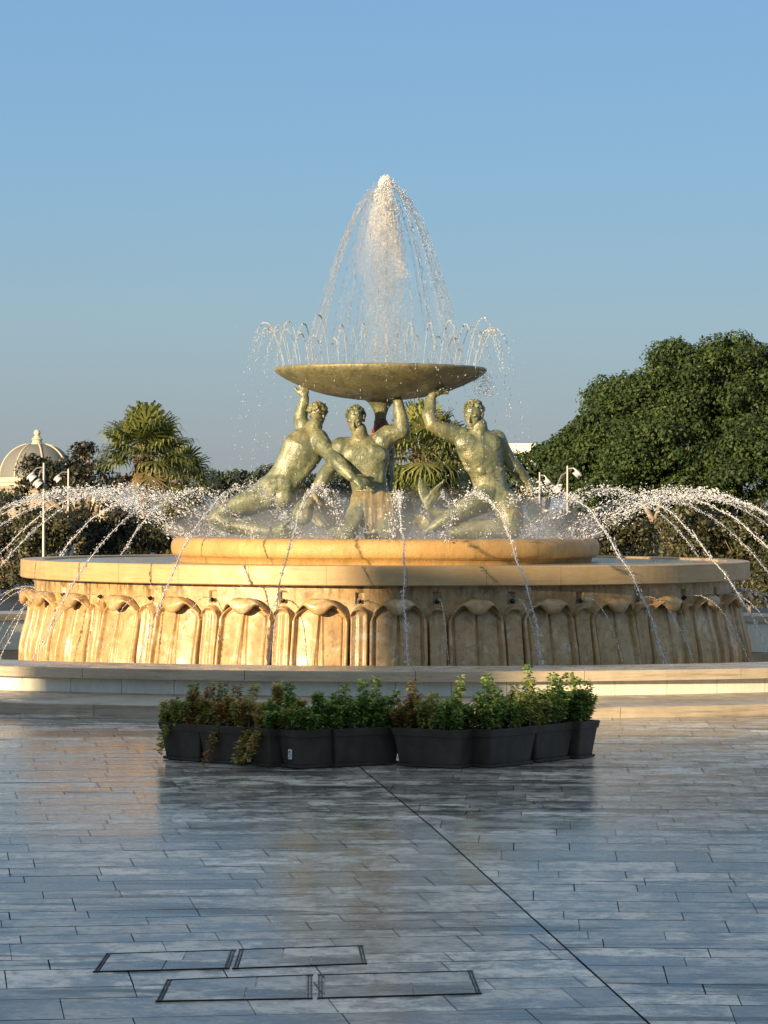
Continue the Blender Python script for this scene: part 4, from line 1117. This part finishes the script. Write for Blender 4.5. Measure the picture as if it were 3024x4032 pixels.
# far trees
tree(Pd(180, 1090, 110), [lobe(175, 1030, 110, 45, 55), lobe(115, 1035, 110, 50, 42), lobe(185, 985, 110, 18, 20), lobe(70, 1015, 110, 22, 28), lobe(220, 1045, 110, 40, 48), lobe(90, 1065, 110, 60, 30)], 'dark tree with reddish leaves in front of the dome', 41, size=.075, per=480, clump=.36, nclump=70, mat='darkleaf', tone0=.6)
tree(Pd(20, 1090, 100), [lobe(12, 1092, 100, 40, 22)], 'low bright green bush at the left edge under the domed building', 42, size=.07, per=480, clump=.36, nclump=60, mat='farleaf', tone0=.8)
for k, (x, y, rx, rz, z_) in enumerate(((470, 1058, 50, 26, 150), (530, 1050, 45, 22, 155), (585, 1048, 40, 30, 150), (660, 1055, 55, 30, 150), (740, 1060, 60, 30, 155), (1080, 1055, 50, 34, 150))):
    labs = ['low far tree just right of the palms', 'far tree top in the gap between palms and left figure', 'far tree touching the back of the left figure', 'far tree seen under the chest of the left figure', 'far tree behind the middle figure', 'far tree behind the right figure']
    tree(Pd(x, 1100, z_), [lobe(x, y, z_, rx, rz), lobe(x+rx*.4, y+6, z_, rx*.5, rz)], labs[k], 50+k, size=.11, per=260, clump=.5, nclump=50, mat='farleaf', group='trees on the skyline', tone0=.4)
# pine-like backing behind centre palm
def palm(xd, yd, z, Rm, label, seed, trunk_base=1195, nf=58, skirt=40, up=1.0, trunk_r=.17, low=-1.0, trunk_x=None):
    c = Pd(xd, yd, z); tb = Pd(trunk_x or xd, trunk_base, z)
    e_ = empty('palm_tree', (tb.x, tb.y, 0), label, 'palm tree', 'fan palms behind the fountain'); o0 = Vector((tb.x, tb.y, 0)); c = c-o0
    r_ = random.Random(seed)
    mb = MB(); trunk_mesh(mb, (0, 0, -.05), c-Vector((0, 0, .1)), trunk_r*1.15, trunk_r, .03, seed, n=12); mb.build('trunk', M['trunk'], e_, smooth=True)
    bt_ = MB()
    for k in range(90):      # old leaf bases
        a = r_.uniform(0, 2*PI); h = r_.uniform(-.75, .1); rr = trunk_r+.05+.12*(h+.75)
        p = c+Vector((math.cos(a)*rr, math.sin(a)*rr, h)); d = Vector((math.cos(a)*.5, math.sin(a)*.5, 1)).normalized()
        bt_.tube([p-d*.1, p, p+d*.12], [.03, .045, .01], n=5)
    bt_.build('leaf_bases', M['trunk'], e_)
    def fronds(n, el0, el1, mat, nm, R_, droop, tone_lo, tone_hi, tscale=1):
        Vv, tn = [], []; st = MB()
        for k in range(n):
            a = 2*PI*(k*.618)+r_.uniform(-.2, .2); el = el0+(el1-el0)*((k+.5)/n)+r_.uniform(-.12, .12)
            d = Vector((math.cos(a)*math.cos(el), math.sin(a)*math.cos(el), math.sin(el)))
            pl = R_*r_.uniform(.42, .6); hub = c+d*pl+Vector((0, 0, -droop*.15*pl*math.cos(el)))
            st.tube([c+d*.1, c+d*pl*.55+Vector((0, 0, .03)), hub], [.018, .014, .008], n=4, cap=False)
            side = d.cross(Vector((0, 0, 1))); side = side.normalized() if side.length > .05 else Vector((1, 0, 0))
            nrm = side.cross(d).normalized(); L_ = R_*r_.uniform(.42, .58); tone = r_.uniform(tone_lo, tone_hi)
            nb = 24
            for b in range(nb):
                ang = (b/(nb-1)-.5)*rad(230)
                bd = (d*math.cos(ang)+side*math.sin(ang)*.95+nrm*.18*(-1 if b % 2 else 1)*.3).normalized()
                L1 = L_*(1-.28*abs(ang)/2)*r_.uniform(.85, 1.1); w = .042*R_/1.5
                sd = bd.cross(nrm).normalized()
                p0 = hub; p1 = hub+bd*L1*.5-Vector((0, 0, .05*droop)); p2 = hub+bd*L1*.85-Vector((0, 0, .17*droop*L1)); p3 = hub+bd*L1-Vector((0, 0, .42*droop*L1))
                Vv += [p0-sd*w*.3, p0+sd*w*.3, p1+sd*w, p1-sd*w]; Vv += [p1-sd*w, p1+sd*w, p2+sd*w*.55, p2-sd*w*.55]; Vv += [p2-sd*w*.5, p2+sd*w*.5, p3+sd*w*.08, p3-sd*w*.08]
                tb_ = min(1, max(0, tone+r_.uniform(-.15, .15))); tn += [tb_]*3
        polys(nm, np.array([tuple(v) for v in Vv]), 4, mat, e_, tone=np.array(tn)); st.build(nm+'_stalks' if nm != 'fronds' else 'stalks', M['palm_stalk'], e_)
    fronds(nf, low, rad(85)*up, M['palm'], 'fronds', Rm, 1.0, .15, .85)
    if skirt: fronds(skirt, -1.5, -.75, M['deadpalm'], 'dry_skirt', Rm*.8, .6, .1, .9)
    return e_
M['palm_stalk'] = simple('palm_stalks', (.20, .20, .07), .5)
palm(312, 980, 90, 1.85, 'tall full fan palm in front, left of the fountain figures', 61, nf=38, skirt=6, low=-.22)
palm(388, 1035, 98, 1.5, 'lower fan palm half hidden behind the tall left palm', 62, nf=44, skirt=16, low=-.7, trunk_x=340, trunk_r=.2)
palm(915, 975, 88, 1.8, 'shaggy fan palm with dry skirt between the middle and right figures', 63, nf=54, skirt=90, low=-1.0)
palm(965, 1010, 92, 1.7, 'smaller fan palm peeping out behind the shaggy one', 64, nf=46, skirt=60, low=-.9)

# ------------------------------------------------------------------ lamp posts
def lamp(xd, ytop, ybot, z, heads, label):
    t0 = Pd(xd, ytop, z); e_ = empty('lamp_post', (t0.x, t0.y, 0), label, 'lamp post', 'slim lamp posts behind the fountain')
    mb = MB(); mb.tube([(0, 0, 0), (0, 0, t0.z)], [.042, .028], n=10); mb.tube([(0, 0, 0), (0, 0, .12)], .1, n=10); mb.build('pole', M['metal'], e_, smooth=False)
    for (dxd, dyd) in heads:
        k = z/FPX*1.8228; dx_, dz_ = dxd*k, -dyd*k
        hb = MB(); hb.tube([(0, 0, t0.z-.05+dz_*.2), (dx_*.6, -.02, t0.z+dz_*.5), (dx_, -.05, t0.z+dz_)], .018, n=6); hb.build('arm', M['metal'], e_)
        fb = MB(); s = 1 if dx_ > 0 else -1
        Rr = Matrix.Rotation(s*.75, 3, 'Y')
        fb.ell((dx_+s*.03, -.07, t0.z+dz_-.06), (.11, .08, .045), Rr, n=12, m=8)
        fb.tube([Vector((dx_+s*.03, -.07, t0.z+dz_-.06)), Vector((dx_+s*.03, -.07, t0.z+dz_-.06))+Rr@Vector((0, 0, -.10))], [.07, .10], n=12)
        fb.build('floodlight', M['lampglass'], e_, smooth=False)
lamp(95, 1000, 1170, 62, [(-25, 22), (-12, 36)], 'leftmost lamp post with two white floodlights')
lamp(148, 1013, 1115, 76, [(-22, 14)], 'second lamp post from the left with one white floodlight')
lamp(1166, 1020, 1150, 78, [(16, 14)], 'lamp post just right of the kneeling figure')
lamp(1226, 1006, 1150, 66, [(20, 10), (-22, 42)], 'rightmost lamp post with floodlights on both sides')

# ------------------------------------------------------------------ buildings behind
M['dome'] = mat_stone('lead_grey_dome', (.19, .19, .175), (.16, .16, .15), (.11, .11, .10), rough=.7, bump=.1, stain_amt=.3)
M['wallstone'] = mat_stone('pale_limestone', (.62, .54, .40), (.52, .45, .33), (.3, .25, .18), rough=.8, bump=.2, stain_amt=.3)
M['window'] = simple('dark_window', (.03, .035, .045), .15)
zc = 480; kk = zc/FPX*1.8228; dc = Pd(80, 1032, zc)
ch = empty('domed_church', (dc.x, dc.y, 0), 'far church with ribbed grey dome and small lantern at the left edge', 'church')
mb = MB(); Rd = 80*kk; zb = dc.z
pr = [(Rd*math.cos(a)**.9, zb+Rd*.93*math.sin(a)) for a in np.linspace(0, rad(76), 14)]
mb.lathe(pr, n=48); mb.build('dome', M['dome'], ch, smooth=True)
rb = MB()
for k in range(8):
    a = 2*PI*(k+.35)/8
    rb.tube([((r_+.06)*math.sin(a), -(r_+.06)*math.cos(a), h) for r_, h in pr], .15, n=6)
rb.build('ribs', M['wallstone'], ch)
dm = MB(); dm.lathe([(Rd*1.12, zb-3.2), (Rd*1.12, zb-.9), (Rd*1.2, zb-.8), (Rd*1.2, zb-.3), (Rd*1.0, zb-.25), (Rd*.99, zb+.1)], n=48); dr_ = dm.build('drum', M['wallstone'], ch)
for k in range(12):
    a = 2*PI*k/12; wb = MB(); wb.box((0, 0, 0), (.9, .3, 1.5)); o = wb.build('window', M['window'], ch); o.location = (Rd*1.12*math.sin(a), -Rd*1.12*math.cos(a), zb-2.0); o.rotation_euler = (0, 0, a)
lt_ = MB(); ztop = pr[-1][1]; ln_ = kk
lt_.lathe([(22*ln_, ztop-1.2), (22*ln_, ztop-.5), (15*ln_, ztop-.3), (13*ln_, ztop+0.14), (11*ln_, ztop+0.22), (10*ln_, ztop+0.72), (13*ln_, ztop+0.79), (8*ln_, ztop+1.15), (5*ln_, ztop+1.44), (6*ln_, ztop+1.58), (7.5*ln_, ztop+1.87), (6*ln_, ztop+2.23), (2*ln_, ztop+2.38), (.01, ztop+2.45)], n=24)
lt_.build('lantern', M['wallstone'], ch, smooth=False)
bw = MB(); bw.box((-2, 2, (zb-3.2)/2), (30, 26, zb-3.2)); bw.build('nave', M['wallstone'], ch)
gb_ = Pd(20, 1090, 300); e_ = empty('stone_bastion', (gb_.x, gb_.y, 0), 'plain grey stone bastion below the dome at the left edge', 'building')
mb = MB(); h_ = Pd(20, 1044, 300).z; mb.box((0, 0, h_/2-.3), (10.5, 8, h_-.6)); mb.build('wall', M['step'], e_); mb = MB(); mb.box((0, 0, h_-.45), (10.9, 8.4, .3)); mb.build('parapet', M['step'], e_)
wbp = Pd(1125, 972, 420); e_ = empty('white_building', (wbp.x, wbp.y, 0), 'white flat roofed building top showing above the trees by the right figure', 'building')
h_ = Pd(1125, 963, 420).z; mb = MB(); mb.box((0, 0, h_/2), (3.4, 8, h_)); mb.build('wall', M['white'], e_); mb = MB(); mb.box((0, 0, h_+.1), (3.8, 8.4, .3)); mb.build('roof', M['white'], e_)
for k in range(4):
    mb = MB(); mb.box((-1.2+k*.8, -4.01, h_-1.6), (.4, .1, .8)); mb.build('window', M['window'], e_)

# ------------------------------------------------------------------ unseen stand-in buildings, placed and sized to cast the shade (out of frame, towards the sun)
SA = rad(42); SE = rad(10.0)
sv = Vector((-math.sin(SA), -math.cos(SA), 0)); pv2 = Vector((math.cos(SA), -math.sin(SA), 0))
def shade_building(u0, u1, dist, h, depth, label):
    c = sv*(dist+depth/2)+pv2*((u0+u1)/2); e_ = empty('shade_occluder', (c.x, c.y, 0), label, 'building', None, math.atan2(pv2.y, pv2.x))
    W_ = u1-u0; mb = MB(); mb.box((0, 0, h/2), (W_, depth, h)); mb.build('wall', M['wallstone'], e_)
    mb = MB(); mb.box((0, 0, h+.12), (W_+.3, depth+.3, .24)); mb.build('cornice', M['wallstone'], e_)
    nx_ = max(1, int(W_/3)); 
    fw = MB(); 
    for fl in range(int(h/4)):
        for k in range(nx_):
            x = -W_/2+(k+.5)*W_/nx_; zz = 2.2+fl*4
            f_ = MB(); f_.box((x, depth/2+.02, zz), (1.3, .12, 2.0)); fo = f_.build('window', M['window'], e_)
            s_ = MB(); s_.box((x, depth/2+.09, zz-1.1), (1.6, .3, .15)); s_.build('sill', M['wallstone'], fo)
te = math.tan(SE)
shade_building(3.38, 8.1, 62, 1.42+58.1*te, 6, 'tall narrow unseen occluder out of frame, added to shade the fountain front')  # added occluder, width and height fitted to the shadow on the drum
shade_building(8.25, 62, 46, 6.25, 10, 'long unseen occluder out of frame on the left, added to shade the paving')  # added occluder, low enough that its shadow edge falls near the planters

# ------------------------------------------------------------------ light, sky, camera
sun = bpy.data.lights.new('sun', 'SUN'); sun.energy = 5.0; sun.angle = rad(.6); sun.color = (1, .76, .45)
so = bpy.data.objects.new('sun', sun); COL.objects.link(so)
sd_ = Vector((sv.x*math.cos(SE), sv.y*math.cos(SE), math.sin(SE)))
so.rotation_euler = sd_.to_track_quat('Z', 'Y').to_euler(); so.location = (-30, -60, 30)
wd_ = bpy.data.worlds.new('World'); sc.world = wd_; wd_.use_nodes = True
nt = wd_.node_tree; bg = nt.nodes['Background']; sky = nt.nodes.new('ShaderNodeTexSky'); sky.sky_type = 'NISHITA'; sky.sun_disc = False
sky.sun_elevation = SE; sky.sun_rotation = math.atan2(sv.x, sv.y); sky.air_density = 1.0; sky.dust_density = .8; sky.ozone_density = 5.0; sky.altitude = 20
# the Nishita sky is blended with a gradient by elevation (overhead paled as added neutral shade fill, grey-mauve haze at the horizon)
tcw = nt.nodes.new('ShaderNodeTexCoord'); sxw = nt.nodes.new('ShaderNodeSeparateXYZ'); nt.links.new(tcw.outputs['Generated'], sxw.inputs[0])
hz = nt.nodes.new('ShaderNodeValToRGB'); el_ = hz.color_ramp.elements
stops = [(0, (1.85, 1.98, 2.12)), (.024, (1.95, 2.2, 2.42)), (.063, (1.88, 2.55, 2.95)), (.11, (1.50, 2.52, 3.45)), (.175, (1.28, 2.28, 3.62)), (.35, (1.8, 2.6, 3.5)), (.6, (2.6, 2.9, 3.2)), (1, (2.5, 2.7, 2.9))]
while len(el_) < len(stops): el_.new(.5)
for e_, (p_, c_) in zip(el_, stops): e_.position = p_; e_.color = (c_[0]/5, c_[1]/5, c_[2]/5, 1)
gm = nt.nodes.new('ShaderNodeVectorMath'); gm.operation = 'SCALE'; gm.inputs['Scale'].default_value = 5.0
nt.links.new(sxw.outputs['Z'], hz.inputs[0]); nt.links.new(hz.outputs[0], gm.inputs[0])
tm = nt.nodes.new('ShaderNodeMix'); tm.data_type = 'RGBA'; tm.inputs[0].default_value = .82
nt.links.new(sky.outputs[0], tm.inputs[6]); nt.links.new(gm.outputs[0], tm.inputs[7]); nt.links.new(tm.outputs[2], bg.inputs[0])
bg.inputs[1].default_value = .095
cam = bpy.data.cameras.new('camera'); co = bpy.data.objects.new('camera', cam); COL.objects.link(co); sc.camera = co
cam.sensor_fit = 'VERTICAL'; cam.sensor_height = 36; cam.lens = FPX/4032*36; cam.shift_y = -8/4032; cam.clip_end = 6000; cam.clip_start = .1
co.matrix_world = Matrix.Translation((0, -D, CAMH))@Matrix.Rotation(PI/2, 4, 'X')@Matrix.Rotation(ROLL, 4, 'Z')
sc.view_settings.view_transform = 'Standard'; sc.view_settings.look = 'None'; sc.view_settings.exposure = .95; sc.view_settings.gamma = 1
sc.render.engine = 'CYCLES'; sc.cycles.volume_bounces = 1; sc.cycles.transparent_max_bounces = 16
sc.render.resolution_x = 768; sc.render.resolution_y = 1024
